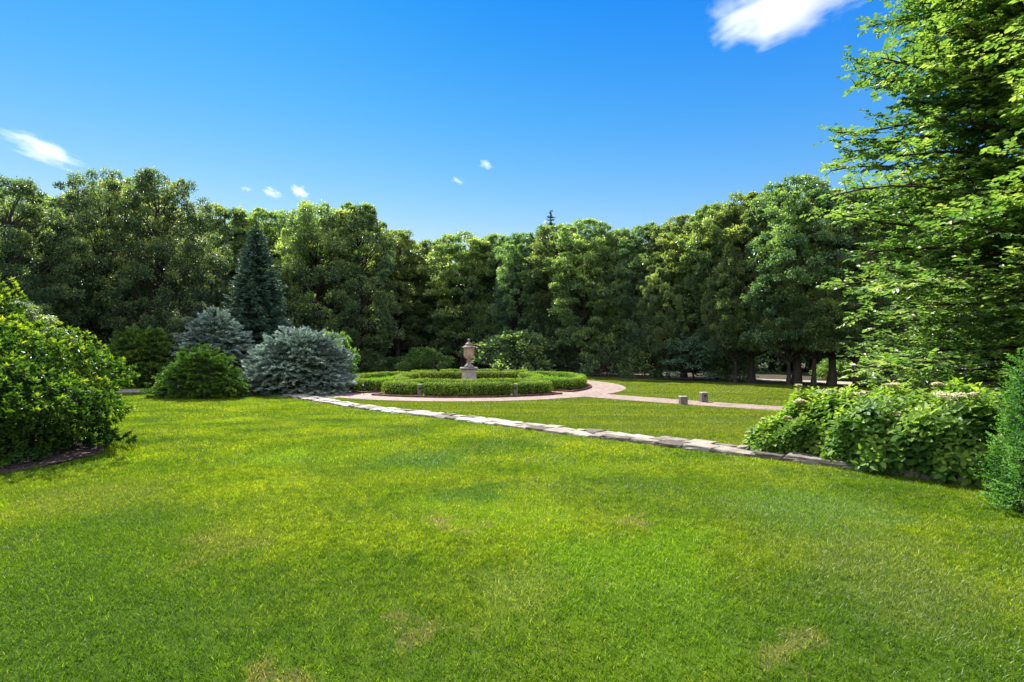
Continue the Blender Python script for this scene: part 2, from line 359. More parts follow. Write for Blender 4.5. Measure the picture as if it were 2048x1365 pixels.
M_grey = leaf_mat('grey_green_leaves', [(0, G(.03, .07, .045)), (.45, G(.07, .135, .085)), (.8, G(.16, .23, .15)), (1, G(.26, .32, .22))], .25, .45, .4, .6, .1)
M_lily = leaf_mat('lily_blades', [(0, G(.05, .15, .02)), (.5, G(.10, .24, .03)), (1, G(.18, .32, .05))], .45, .4, .4, 2, 0)
M_cream = leaf_mat('cream_florets', [(0, G(.40, .38, .20)), (.5, G(.58, .55, .34)), (1, G(.72, .69, .50))], .2, .6, .2, 3, 0, (1, 1, .8), gain=1.0)

# ------------------------------------------------------------------ ground sheets
def axis(segs):
    out = []
    for a, b, st in segs: out.append(np.arange(a, b, st))
    out.append([segs[-1][1]]); return np.concatenate(out)
gx = axis([(-1500, -200, 130), (-200, -40, 10), (-40, -14, 1), (-14, 14, .4), (14, 40, 1), (40, 200, 10), (200, 1500, 130)])
gy = axis([(-300, -20, 40), (-20, 0, 2), (0, 30, .4), (30, 70, 1.5), (70, 200, 10), (200, 2500, 150)])
def grid_sheet(name, gx, gy, off, m, mask=None):
    XX, YY = np.meshgrid(gx, gy); Z = ground(XX, YY) + off
    nx = len(gx); i, j = np.meshgrid(np.arange(len(gy) - 1), np.arange(nx - 1), indexing='ij')
    a = (i * nx + j).ravel(); Fq = np.stack([a, a + 1, a + nx + 1, a + nx], 1)
    b = MB(); b.add(np.stack([XX, YY, Z], -1).reshape(-1, 3), Fq); return b.build(name, m, smooth=True)
tag(grid_sheet('lawn', gx, gy, 0, M_lawn), kind='structure')

def strip(name, pts, width, off, m, kind='structure', seg=.5, n=6, uvs=1.0):
    """draped ribbon along a polyline"""
    pts = np.asarray(pts, float); d = np.r_[0, np.cumsum(np.linalg.norm(np.diff(pts, axis=0), axis=1))]
    S = np.linspace(0, d[-1], max(2, int(d[-1] / seg) + 1))
    P = np.stack([np.interp(S, d, pts[:, 0]), np.interp(S, d, pts[:, 1])], 1)
    T = nrm(np.gradient(P, axis=0)); Nn = np.stack([-T[:, 1], T[:, 0]], 1)
    t = np.linspace(-.5, .5, n + 1)
    XY = P[:, None] + Nn[:, None] * (t * width)[None, :, None]
    Z = ground(XY[..., 0], XY[..., 1]) + off
    V = np.concatenate([XY, Z[..., None]], -1).reshape(-1, 3)
    i, j = np.meshgrid(np.arange(len(S) - 1), np.arange(n), indexing='ij'); a = (i * (n + 1) + j).ravel()
    b = MB(); b.add(V, np.stack([a, a + n + 1, a + n + 2, a + 1], 1)[:, ::-1])
    uu = np.repeat(S[:, None], n + 1, 1); vv = np.repeat((t * width)[None], len(S), 0)
    b.uv = np.stack([vv, uu], -1).reshape(-1, 2) * uvs
    o = b.build(name, m); tag(o, kind=kind); return o

CX, CY = X(938, 30.8), 30.8       # the urn
ROT = math.radians(4)
GZ = -0.65
def pol(r, a):      # a in degrees, 0 = towards the camera, + = to the right; garden frame
    t = math.radians(a) + ROT
    return np.array([CX + r * math.sin(t), CY - r * math.cos(t)])
R_PAVE = 8.6

# woodland floor behind the tree line, gravel drive beyond it
TL = np.array([[-60, 36], [-30, 34], [-21, 36], [-15.5, 42], [-13, 50], [-4, 50.5], [2, 44], [5.5, 39.3], [11.5, 34], [16.3, 31], [18, 29.6], [23, 29.5], [30, 24], [60, 10]], float)
def woods():
    ys = np.r_[np.linspace(0, 1, 30)]
    V = []; n = 60
    s = np.linspace(0, 1, n); d = np.r_[0, np.cumsum(np.linalg.norm(np.diff(TL, axis=0), axis=1))]; d /= d[-1]
    A = np.stack([np.interp(s, d, TL[:, 0]), np.interp(s, d, TL[:, 1])], 1)
    r = rng_(3); A[:, 1] += r.uniform(-.25, .25, n)
    B = np.stack([np.linspace(-150, 150, n), np.full(n, 240.)], 1)
    P = A[:, None] + (B - A)[:, None] * (ys ** 2)[None, :, None]
    Z = ground(P[..., 0], P[..., 1]) + .012
    i, j = np.meshgrid(np.arange(n - 1), np.arange(len(ys) - 1), indexing='ij'); a = (i * len(ys) + j).ravel(); k = len(ys)
    b = MB(); b.add(np.concatenate([P, Z[..., None]], -1).reshape(-1, 3), np.stack([a, a + k, a + k + 1, a + 1], 1))
    tag(b.build('woodland_floor', M_soil), kind='structure')
woods()
strip('driveway', [(3, 46.2), (6.2, 43.2), (12, 38.2), (20.3, 32.6), (34, 24)], 2.6, .03, M_drive, seg=1)

def paving():
    # disc of concentric brick courses
    rows = int(R_PAVE / .11); seg = 120; b = MB(); V = []; Fq = []; UV = []
    th = np.linspace(0, 2 * math.pi, seg + 1)
    for k in range(rows):
        r0, r1 = R_PAVE * k / rows, R_PAVE * (k + 1) / rows; rm = (r0 + r1) / 2
        base = len(V) * 2 * (seg + 1)
        P = []
        for r, vv in ((r0, k * .11), (r1, (k + 1) * .11)):
            x = CX + r * np.cos(th); y = CY + r * np.sin(th)
            P.append(np.stack([x, y, ground(x, y) + .016], 1)); UV.append(np.stack([th * rm, np.full(seg + 1, vv * .9999 + .00001)], 1))
        V.append(np.concatenate(P)); a = base + np.arange(seg)
        Fq.append(np.stack([a, a + seg + 1, a + seg + 2, a + 1], 1)[:, ::-1])
    b.add(np.concatenate(V), np.concatenate(Fq)); b.uv = np.concatenate(UV)
    tag(b.build('brick_terrace', M_pave), kind='structure')
paving()
def diag(a, r0, r1): return [pol(r0, a), pol(r1, a)]
PATH_R = [pol(8.2, 42.5), np.array([X(1366, 20.9), 20.9]) + np.array([.679, .734]) * .82 + np.array([.734, -.679]) * 9]
strip('brick_path', PATH_R, 1.75, .012, M_pave)
strip('brick_walk', [(CX - 5.2, CY - 4.6), (-8.6, 24.2)], 2.2, .012, M_pave)
strip('flagstone_path', [(-9.4, 24.9), (-12.5, 27.0), (-17, 27.6), (-24, 26.6), (-32, 26)], 1.9, .014, M_flag)

# mulch ring under the big left shrub, bed soil behind the wall
def blob(name, cx, cy, rx, ry, off, m, seed, n=48):
    r = rng_(seed); th = np.arange(n) / n * 2 * math.pi
    k = 1 + .05 * np.sin(th * 3 + r.uniform(0, 6)) + .03 * np.sin(th * 7 + r.uniform(0, 6)) + r.uniform(-.012, .012, n)
    rr = np.linspace(0, 1, 9)[1:]
    V = [[cx, cy, gh(cx, cy) + off]]
    for q in rr:
        x = cx + rx * k * q * np.cos(th); y = cy + ry * k * q * np.sin(th)
        V += list(np.stack([x, y, ground(x, y) + off], 1))
    b = MB(); V = np.array(V); b.v.append(V); b.n = len(V)
    j = np.arange(n); jn = (j + 1) % n
    b.f[3].append(np.stack([np.zeros(n, int), 1 + j, 1 + jn], 1)); b.t[3].append(np.full(n, .5))
    for q in range(7):
        a = 1 + q * n; b.f[4].append(np.stack([a + j, a + n + j, a + n + jn, a + jn], 1)); b.t[4].append(np.full(n, .5))
    return tag(b.build(name, m), kind='structure')
SHX, SHY = -9.15, 8.5
blob('mulch_bed', SHX, SHY - .15, 2.62, 2.15, .02, M_mulch, 1)
BEDC = WA + WD * 23.8 + WN * 1.5
strip('planting_bed', [WA + WD * 23.6 + WN * 1.0, WA + WD * 30 + WN * 1.0], 1.7, .02, M_mulch)

# ------------------------------------------------------------------ low stone wall
def stone_wall():
    r = rng_(11); root = empty('stone_wall', (0, 0, 0))
    tag(root, 'low dry stone wall of irregular pale flat stones crossing the lawn', 'wall')
    b = MB(); Wd = .72
    def top(s, t):
        p = WA + WD * s + WN * t; return float(ground(*(WA + WD * s + WN * .6))) + .078
    mid = lambda s: .06 * math.sin(s * 1.7) + .05 * math.sin(s * 3.9 + 1)
    for row in (0, 1):
        s = 0.0
        while s < WL - .2:
            ln = r.uniform(.26, .72) * (1.1 if row == 0 else .9); e = min(s + ln, WL)
            g = .022; sk0, sk1 = r.uniform(-.11, .11, 2)
            m0, m1 = mid(s), mid(e); mm = mid((s + e) / 2) + r.uniform(-.03, .03)
            if row == 0:
                lo = -Wd / 2 + r.uniform(-.05, .05)
                Q = [(s + g, lo + r.uniform(0, .05)), (s + (e - s) * .3, lo), (s + (e - s) * .7, lo + r.uniform(-.02, .03)), (e - g, lo + r.uniform(0, .05)),
                     (e - g + r.uniform(-.03, .02), (lo + m1) / 2), (e - g + sk1, m1 - g), ((s + e) / 2, mm - g), (s + g + sk0, m0 - g), (s + g + r.uniform(-.02, .03), (lo + m0) / 2)]
            else:
                hi = Wd / 2 + r.uniform(-.06, .05)
                Q = [(s + g + sk0, m0 + g), ((s + e) / 2, mm + g), (e - g + sk1, m1 + g), (e - g + r.uniform(-.03, .02), (hi + m1) / 2), (e - g, hi - r.uniform(0, .05)),
                     (s + (e - s) * .6, hi), (s + g, hi - r.uniform(0, .05)), (s + g + r.uniform(-.02, .03), (hi + m0) / 2)]
            Q = np.array(Q); c = Q.mean(0); zt = top(c[0], c[1]) + r.uniform(-.012, .02)
            tilt = r.uniform(-.035, .035, 2); tt = r.uniform(.1, .95) if c[0] < 17.5 else r.uniform(0, .6)
            def ring(k, z):
                P = c + (Q - c) * k; W2 = WA + P[:, :1] * WD + P[:, 1:] * WN
                return np.c_[W2, z + (P - c) @ tilt]
            zb = min(float(ground(*(WA + WD * c[0] + WN * -.55))), zt - .1) - .06
            rings = [ring(.99, zb), ring(1.0, zt - .03), ring(.985, zt - .008), ring(.94, zt)]
            rings[0][:, 2] = zb; n = len(Q)
            rings.insert(1, ring(1.0, (zt + max(zb, zt - .2)) / 2)); rings[1] += r.uniform(-.022, .022, rings[1].shape); rings[2] += r.uniform(-.012, .012, rings[2].shape); V = np.concatenate(rings); m = 5
            i = np.arange(m - 1)[:, None] * n; j = np.arange(n)[None]; jn = (j + 1) % n
            b.add(V, np.stack([i + j, i + jn, i + n + jn, i + n + j], -1).reshape(-1, 4), tt); b.poly(rings[-1] + [0, 0, 0], tt)
            s = e
    b.build('capstones', M_stone, root)
    c = MB(); n = 50; S = np.linspace(0, WL, n); P = []
    for t, dz in ((-.33, -.35), (-.33, -.03), (.33, -.03), (.33, -.35)):
        xy = WA + S[:, None] * WD + t * WN; z = np.array([top(q, 0) for q in S]) + dz; P.append(np.c_[xy, z])
    V = np.stack(P, 1).reshape(-1, 3); i, j = np.meshgrid(np.arange(n - 1), np.arange(3), indexing='ij'); a = (i * 4 + j).ravel()
    c.add(V, np.stack([a, a + 4, a + 5, a + 1], 1)); c.build('mortar_core', M_mortar, root)
stone_wall()

# ------------------------------------------------------------------ hedges of the parterre
def smooth_path(P, closed=False, step=.12):
    P = np.asarray(P, float)
    for _ in range(3):      # corner cutting
        if closed: Q = np.roll(P, -1, 0); P = np.stack([P * .75 + Q * .25, P * .25 + Q * .75], 1).reshape(-1, 2)
        else:
            A, B = P[:-1], P[1:]; Q = np.stack([A * .75 + B * .25, A * .25 + B * .75], 1).reshape(-1, 2); P = np.r_[P[:1], Q, P[-1:]]
    if closed: P = np.r_[P, P[:1]]
    d = np.r_[0, np.cumsum(np.linalg.norm(np.diff(P, axis=0), axis=1))]
    S = np.linspace(0, d[-1], int(d[-1] / step) + 2)
    return np.stack([np.interp(S, d, P[:, 0]), np.interp(S, d, P[:, 1])], 1), S
def hedge(name, P, closed, wdt, hgt, label, group, seed, dens=900, lf=.062, m=None, base=.07, cat='hedge'):
    r = rng_(seed); P, S = smooth_path(P, closed); L = S[-1]
    z0 = gh(*P[0]); root = empty(name, (P[0][0], P[0][1], z0)); tag(root, label, cat, group); o0 = np.array([P[0][0], P[0][1], z0])
    T = np.gradient(P, axis=0)
    if closed: T[0] = T[-1] = P[1] - P[-2]
    T = nrm(T); Nn = np.stack([-T[:, 1], T[:, 0]], 1)
    def frame(s): return (np.stack([np.interp(s, S, P[:, 0]), np.interp(s, S, P[:, 1])], -1), nrm(np.stack([np.interp(s, S, Nn[:, 0]), np.interp(s, S, Nn[:, 1])], -1)),
                          nrm(np.stack([np.interp(s, S, T[:, 0]), np.interp(s, S, T[:, 1])], -1)))
    hw = wdt / 2; ph = r.uniform(0, 6, 6)
    def prof(a, s, infl=0):
        """a 0..1 runs bottom-left, up, over the top, down; returns lateral, z and normal"""
        th = (a * 1.0) * math.pi; c, sn = np.cos(th), np.sin(th)
        e = .34; lat = -np.sign(c) * np.abs(c) ** e; z = np.abs(sn) ** e
        nl, nz = -np.sign(c) * np.abs(c) ** (1.1), np.abs(sn) ** (1.1)
        endk = 1.0 if closed else np.clip(np.minimum(s, L - s) / .16, 0, 1) ** .45
        wob = 1 + .045 * np.sin(s * 3.1 + ph[0] + a * 5) + .035 * np.sin(s * 7.3 + ph[1] + a * 9)
        H = (hgt - base) * (1 + .015 * np.sin(s * 2.2 + ph[2]) + .012 * np.sin(s * 6.1 + ph[3])) * (1 if closed else (.86 + .14 * endk))
        return lat * (hw * wob * endk + infl), base + z * (H + infl), nl, nz
    n = int(L * (2 * hgt + wdt) * dens)
    s = r.uniform(0, L, n)
    # even coverage by perimeter length
    aa = np.linspace(0, 1, 400); lt = np.sign(-np.cos(aa * math.pi)) * np.abs(np.cos(aa * math.pi)) ** .34 * hw; zz = np.abs(np.sin(aa * math.pi)) ** .34 * (hgt - base)
    cum = np.r_[0, np.cumsum(np.hypot(np.diff(lt), np.diff(zz)))]; a = np.interp(r.uniform(0, cum[-1], n), cum, aa)
    lat, z, nl, nz = prof(a, s); c, nn, tt = frame(s)
    if not closed:    # end faces
        k = int(2 * hgt * wdt * dens); a2 = r.uniform(0, 1, k); q = np.sqrt(r.uniform(0, 1, k)); s2 = np.where(r.random(k) < .5, .02, L - .02)
        l2, z2, _, _ = prof(a2, np.full(k, L / 2)); l2 = l2 * q; z2 = base + (z2 - base) * q; c2, n2, t2 = frame(s2)
        sg = np.where(s2 < 1, -1, 1)[:, None]
        c2 = c2 + t2 * sg * r.uniform(-.03, .03, (k, 1))
        lat = np.r_[lat, l2]; z = np.r_[z, z2]; c = np.r_[c, c2]; NN = np.r_[np.c_[nn * nl[:, None], nz], np.c_[t2 * sg, np.full(k, .2)]]; nn = np.r_[nn, n2]
    else: NN = np.c_[nn * nl[:, None], nz]
    n = len(lat); zg = ground(c[:, 0], c[:, 1])
    Q = np.c_[c + nn * lat[:, None], zg + z] - o0
    NN = nrm(NN); dep = r.uniform(-.05, .035, n) + r.normal(0, .008, n); Q = Q + NN * dep[:, None]
    # ragged underside
    keep = (z > base + .10) | (r.random(n) < .45); Q, NN, dep = Q[keep], NN[keep], dep[keep]; n = len(Q)
    D = nrm(NN * .15 + rdir(r, n)); N = nrm(NN + rdir(r, n) * .45)
    v, f = leafset(Q, D, N, r.uniform(.7, 1.25, n) * lf, r.uniform(.7, 1.2, n) * lf * .62)
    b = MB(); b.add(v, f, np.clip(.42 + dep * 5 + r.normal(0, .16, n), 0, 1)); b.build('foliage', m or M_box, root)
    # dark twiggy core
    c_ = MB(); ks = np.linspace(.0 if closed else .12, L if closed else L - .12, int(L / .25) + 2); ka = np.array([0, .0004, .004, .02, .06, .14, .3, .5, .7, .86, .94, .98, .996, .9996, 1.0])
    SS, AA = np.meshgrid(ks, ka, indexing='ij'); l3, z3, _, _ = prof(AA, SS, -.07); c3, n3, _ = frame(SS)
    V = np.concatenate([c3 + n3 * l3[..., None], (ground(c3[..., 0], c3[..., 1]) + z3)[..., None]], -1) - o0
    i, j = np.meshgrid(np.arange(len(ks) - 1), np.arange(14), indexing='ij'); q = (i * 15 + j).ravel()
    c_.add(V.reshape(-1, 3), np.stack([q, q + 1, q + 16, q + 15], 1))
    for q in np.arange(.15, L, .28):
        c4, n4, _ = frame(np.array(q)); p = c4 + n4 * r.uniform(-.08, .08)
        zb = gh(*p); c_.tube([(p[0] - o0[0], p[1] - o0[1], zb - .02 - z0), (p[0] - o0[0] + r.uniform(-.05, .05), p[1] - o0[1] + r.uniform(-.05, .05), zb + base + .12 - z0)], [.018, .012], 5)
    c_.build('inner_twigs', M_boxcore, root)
    return root
RO, RI = 6.6, 3.95
def agof(off): return 35.0 if off in (0, 180) else 40.0
AG = 35.0
def arc(r, a0, a1, off, n=14): return [pol(r, off + a) for a in np.linspace(a0, a1, n)]
def rof(off): return RO if off in (0, 180) else 6.25
def bed_path(off): g = agof(off); return arc(rof(off), -g, g, off) + arc(RI, g - 1, -g + 1, off)
HG = 'clipped boxwood hedges round the urn'
for off, nm in ((0, 'front'), (180, 'back')):
    if nm == 'front':
        l1 = 'straight clipped boxwood hedge in front, between the two small stone posts'
        l2 = 'boxwood hedge wrapping the front bed with a wing outside each stone post'
    else:
        l1 = 'thin sliver of clipped boxwood hedge farthest behind the urn pedestal'
        l2 = 'boxwood hedge wrapping the bed right behind the urn pedestal'
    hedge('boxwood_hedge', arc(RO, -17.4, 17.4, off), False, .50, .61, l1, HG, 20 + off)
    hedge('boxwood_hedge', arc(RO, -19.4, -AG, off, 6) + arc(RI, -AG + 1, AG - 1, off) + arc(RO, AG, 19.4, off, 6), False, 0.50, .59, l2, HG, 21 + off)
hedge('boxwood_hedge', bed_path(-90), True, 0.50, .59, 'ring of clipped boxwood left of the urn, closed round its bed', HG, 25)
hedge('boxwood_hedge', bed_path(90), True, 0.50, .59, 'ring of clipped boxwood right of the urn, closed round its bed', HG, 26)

def edging(off, label, seed):
    AG = agof(off); RO = rof(off)
    r = rng_(seed); e = .34; ri, ro = RI - e, RO + e + .12; ag = AG + 2.4
    P = arc(ro, -ag, ag, off, 16) + arc(ri, ag + 2.5, -ag - 2.5, off, 12)
    P = np.array(P + P[:1]); d = np.r_[0, np.cumsum(np.linalg.norm(np.diff(P, axis=0), axis=1))]
    b = MB(); c0 = pol(5, off); z0 = gh(*c0)
    for s in np.arange(0.05, d[-1] - .05, .105):
        p = np.array([np.interp(s, d, P[:, 0]), np.interp(s, d, P[:, 1])]); q = np.array([np.interp(s + .02, d, P[:, 0]), np.interp(s + .02, d, P[:, 1])])
        a = math.atan2(*(q - p)[::-1])
        b.box((p[0] - c0[0], p[1] - c0[1], gh(*p) - z0 - .03), (.097, .2, .12 + r.uniform(-.006, .006)), a + r.uniform(-.03, .03), .006, r.uniform(0, 1))
    o = b.build('brick_edging', M_edge, None, (c0[0], c0[1], z0)); tag(o, label, 'edging', 'brick kerbs round the four beds')
    # soil inside
    n = 17; A = np.linspace(-ag - .5, ag + .5, n); RR = np.linspace(ri, ro, 5); V = np.array([[*pol(q, off + a), 0] for a in A for q in RR])
    V[:, 2] = ground(V[:, 0], V[:, 1]) + .055; i, j = np.meshgrid(np.arange(n - 1), np.arange(4), indexing='ij'); q = (i * 5 + j).ravel()
    m = MB(); m.add(V, np.stack([q, q + 1, q + 6, q + 5], 1)); tag(m.build('bed_soil', M_mulch), kind='structure')
    # strap leaved planting
    n = 2600; rr = np.sqrt(r.uniform((RI + .35) ** 2, (RO - .35) ** 2, n)); aa = r.uniform(-AG + 5, AG - 5, n)
    # clumps
    k = r.integers(0, 130, n); cr = np.sqrt(r.uniform((RI + .5) ** 2, (RO - .65) ** 2, 130)); ca = r.uniform(-AG + 6, AG - 6, 130)
    rr = cr[k] + r.normal(0, .09, n); aa = ca[k] + r.normal(0, 1.0, n)
    B = np.array([[*pol(q, off + a), 0] for q, a in zip(rr, aa)]); B[:, 2] = ground(B[:, 0], B[:, 1]) + .06
    D = nrm(np.c_[r.normal(0, .45, (n, 2)), np.ones(n)]); Ln = r.uniform(.22, .46, n) * (1 if off in (-90, 90) else .7)
    v, f = leafset(B, D, np.c_[r.normal(size=(n, 2)), r.normal(0, .2, n)], Ln, .045, .3, 1, .25)
    g = MB(); g.add(v, f, np.repeat(np.clip(.5 + r.normal(0, .25, n), 0, 1), 2)); tag(g.build('strap_leaved_plants', M_lily), 'bright green strap leaved plants inside the ' + {0: 'front', 180: 'back', -90: 'left', 90: 'right'}[off] + ' hedged bed', 'plants', kind='stuff')
edging(0, 'curved red brick kerb along the foot of the front hedges', 31)
edging(180, 'red brick kerb round the bed behind the urn', 32)
edging(-90, 'red brick kerb round the bed left of the urn', 33)
edging(90, 'red brick kerb round the bed right of the urn', 34)

def post(p, hgt, wd, label, hole, rz, group=None):
    root = empty('granite_post', (p[0], p[1], gh(*p)), rz); tag(root, label, 'post', group)
    b = MB(); b.box((0, 0, -.05), (wd, wd, hgt + .05 - .045), 0, .015); b.build('shaft', M_granite, root)
    c = MB(); c.box((0, 0, hgt - .045), (wd + .01, wd + .01, .045), 0, .012); c.build('cap', M_ped, root)
    if hole:
        t = MB(); n = 16; th = np.arange(n) / n * 2 * math.pi
        for r0, y0, r1, y1 in ((.062, -wd / 2 - .004, .05, -wd / 2 - .012), (.05, -wd / 2 - .012, .042, -wd / 2 - .004), (.042, -wd / 2 - .004, .001, -wd / 2 - .003)):
            A = np.stack([r0 * np.cos(th), np.full(n, y0), hgt * .66 + r0 * np.sin(th)], 1); B = np.stack([r1 * np.cos(th), np.full(n, y1), hgt * .66 + r1 * np.sin(th)], 1)
            j = np.arange(n); jn = (j + 1) % n; t.add(np.r_[A, B], np.stack([j, jn, n + jn, n + j], 1))
        t.build('lamp_opening', M_black, root)
    return root
post(pol(RO + .08, -18.4), .56, .2, 'narrow stone post at the left end of the straight front hedge', True, ROT, 'stone light posts')
post(pol(RO + .08, 18.4), .56, .2, 'narrow stone post at the right end of the straight front hedge', True, ROT + .2, 'stone light posts')
post((X(1366, 20.9), 20.9), .33, .27, 'low square stone post on the near edge of the brick path', False, .05, 'stone light posts')
post((X(1407, 22.0), 22.0), .40, .26, 'square stone post with a round dark opening beyond the brick path', True, .12, 'stone light posts')

def path_light(p):
    root = empty('path_light', (p[0], p[1], gh(*p))); tag(root, 'small black path light in the gap left of the front hedge', 'lamp')
    b = MB(); b.tube([(0, 0, -.02), (0, 0, .38)], .014, 8); b.build('stake', M_black, root)
    c = MB(); c.lathe([(.0, .46), (.05, .44), (.075, .39), (.07, .385), (.02, .38), (0.001, .38)], 20); c.build('shade', M_black, root)
path_light(pol(7.0, -43.5))

# ------------------------------------------------------------------ pedestal and urn
def urn():
    z = gh(CX, CY)
    ped = empty('stone_pedestal', (CX, CY, z), .12); tag(ped, 'square weathered stone pedestal carrying the urn', 'pedestal')
    b = MB(); b.box((0, 0, -.02), (.92, .92, .16), 0, .02); b.build('plinth', M_ped, ped)
    b = MB(); b.box((0, 0, .1395), (.78, .78, .76), 0, .02)
    for s in (0, 1, 2, 3):
        a = s * math.pi / 2
        for q, (w_, h_, dx, dz) in enumerate([(.035, .5, -.27, .28), (.035, .5, .27, .28), (.505, .035, 0, .245), (.505, .035, 0, .78)]):
            x, y = dx, -.394; b.box((x * math.cos(a) - y * math.sin(a), x * math.sin(a) + y * math.cos(a), dz), (w_, .02, h_), a, .004)
    b.build('shaft', M_ped, ped)
    b = MB(); b.box((0, 0, .90), (.86, .86, .05), 0, .015); b.box((0, 0, .949), (.99, .99, .085), 0, .03); b.build('cap_slab', M_lid, ped)
    H = 1.035
    u = empty('stone_urn', (CX, CY, z + H), 0); tag(u, 'tall lidded limestone urn standing on the pedestal', 'urn')
    def gad(k, amp, z0, z1):
        def f(prof, th):
            g = np.clip((prof[:, 1] - z0) / .02, 0, 1) * np.clip((z1 - prof[:, 1]) / .02, 0, 1)
            return amp * g[:, None] * (np.abs(np.sin(th * k / 2))[None] - .5)
        return f
    b = MB(); b.box((0, 0, 0), (.52, .52, .06), 0, .012)
    b.lathe([(.25, .058), (.255, .09), (.235, .115), (.205, .125), (.20, .15), (.165, .185), (.12, .215), (.10, .235)], 40); b.build('foot', M_lid, u, smooth=False)
    b = MB(); b.lathe([(.10, .23), (.088, .27), (.085, .31), (.10, .345), (.135, .36), (.14, .375), (.12, .39), (.105, .41), (.115, .44), (.15, .465), (.16, .475)], 40, gad(16, .06, .385, .47))
    b.build('stem', M_urn, u)
    b = MB(); pr = [(.15, .465), (.20, .50), (.245, .55), (.275, .61), (.288, .67), (.290, .71), (.302, .72), (.302, .735), (.286, .745), (.284, .80), (.286, .84), (.296, .85), (.292, .865),
          (.290, .93), (.296, .99), (.312, 1.04), (.335, 1.07), (.335, 1.09)]
    b.lathe(pr, 64, gad(28, .05, .48, .70)); 
    b.build('bowl', M_urn, u)
    b = MB(); b.lathe([(.33, 1.085), (.375, 1.095), (.385, 1.12), (.375, 1.14), (.34, 1.16), (.27, 1.20), (.21, 1.25), (.19, 1.275), (.215, 1.285), (.215, 1.31), (.19, 1.33), (.15, 1.36), (.11, 1.40), (.07, 1.425), (.055, 1.44)], 72, gad(36, .035, 1.09, 1.19))
    lid = b.build('lid', M_lid, u)
    b = MB(); b.lathe([(.055, 1.435), (.04, 1.455), (.05, 1.475), (.08, 1.50), (.088, 1.53), (.078, 1.56), (.05, 1.585), (.025, 1.60), (.001, 1.605)], 28)
    b.build('finial', M_lid, lid)
urn()

# ------------------------------------------------------------------ trees
def limb(b, p0, p1, r0, r1, r, n=6, sag=.12, sides=6):
    p0 = np.array(p0, float); p1 = np.array(p1, float); t = np.linspace(0, 1, n)[:, None]; L = np.linalg.norm(p1 - p0)
    w_ = r.normal(0, L * .035, (n, 3)); w_[0] = 0; w_[-1] = 0
    P = p0 + (p1 - p0) * t + w_ + np.array([0, 0, 1.]) * (np.sin(t * math.pi) * L * sag)
    b.tube(P, r0 + (r1 - r0) * t[:, 0] ** .8, sides); return P
def broad_tree(seed, H=13, R=3.2, z0=1.2, ncl=150, nlf=230, lf=.20, tr=.2, low=.75, flat=.85, top=.55, rc=(.32, .78), up=.3):
    """crown leaves and woody parts of a broadleaved tree, base at origin; returns two meshes"""
    r = rng_(seed); C = []
    lob = r.uniform(0, 6.3, 8)
    def prof(t, a):
        base = np.where(t < top, low + (1 - low) * (t / top) ** .7, np.sqrt(np.maximum(0, 1 - ((t - top) / (1.02 - top)) ** 2.2)))
        return base * (1 + .16 * np.sin(2 * a + lob[0] + t * 4) + .12 * np.sin(3 * a + lob[1] - t * 6) + .08 * np.sin(5 * a + lob[2] + t * 11))
    tries = 0
    while len(C) < ncl and tries < ncl * 30:
        tries += 1; t = r.uniform(0, 1) ** .85; a = r.uniform(0, 2 * math.pi); q = R * float(prof(t, a)) * math.sqrt(r.uniform(.18, 1))
        c = np.array([q * math.cos(a), q * math.sin(a), z0 + (H - z0 - .45) * t]); k = r.uniform(*rc) * (1 - .35 * t)
        if all(np.linalg.norm((c - d[:3]) * [1, 1, 1.3]) > .58 * (k + d[3]) for d in C): C.append(np.r_[c, k, q / R])
    C = np.array(C); b = MB(); n = len(C) * nlf
    k = np.repeat(np.arange(len(C)), nlf); d = rdir(r, n); d[:, 2] = np.where(d[:, 2] < -.6, -d[:, 2] * .6, d[:, 2])
    q = r.uniform(.35, 1, n) ** .55
    q = q * (1 + .35 * np.sin(d[:, 0] * 5 + k) * np.sin(d[:, 1] * 6 + k * 1.7))
    out = nrm(np.c_[C[k, :2], np.zeros(n)])
    q = q * np.where(r.random(n) < .16, r.uniform(1.0, 1.45, n), 1.0)
    P = C[k, :3] + d * (C[k, 3] * q)[:, None] * [1, 1, flat]
    # thin the shell into sprays
    D = nrm(d * .7 + out * .5 + rdir(r, n) * .7 - [0, 0, .15]); N = nrm(d * .5 + rdir(r, n) * .85 + [0, 0, up * 1.3])
    L = lf * r.uniform(.65, 1.25, n); v, f = leafset(P, D, N, L, L * .62, .3)
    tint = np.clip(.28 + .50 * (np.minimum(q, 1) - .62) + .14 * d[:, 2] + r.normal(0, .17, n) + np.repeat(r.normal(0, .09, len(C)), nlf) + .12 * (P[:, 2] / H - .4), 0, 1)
    b.add(v, f, tint)
    # woody
    w_ = MB(); hh = H * .8; nT = 10
    tp = np.stack([np.r_[0, np.cumsum(r.normal(0, .07, nT - 1))], np.r_[0, np.cumsum(r.normal(0, .07, nT - 1))], np.linspace(-.15, hh, nT)], 1)
    rad = tr * (1 - np.linspace(0, 1, nT) * .86); rad[0] *= 1.45
    w_.tube(tp, rad, 9)
    order = r.permutation(len(C))[:int(len(C) * .55)]
    for i in order:
        c = C[i]; zt = min(hh * .95, max(z0 * .6 + .4, c[2] - r.uniform(.5, 1.0) * (1.0 + c[4] * R * .6)))
        p0 = [np.interp(zt, tp[:, 2], tp[:, 0]), np.interp(zt, tp[:, 2], tp[:, 1]), zt]
        limb(w_, p0, c[:3], .045 + .02 * R * (1 - zt / H), .012, r, 5, -.05, 5)
    return b, w_
def protoset(tag_, mt, barkm=None, **kw):
    b, w_ = broad_tree(**kw); return (b.mesh(tag_ + '_crown', mt), w_.mesh(tag_ + '_trunk', barkm or M_bark, True), kw.get('H', 13), kw.get('R', 3.2))
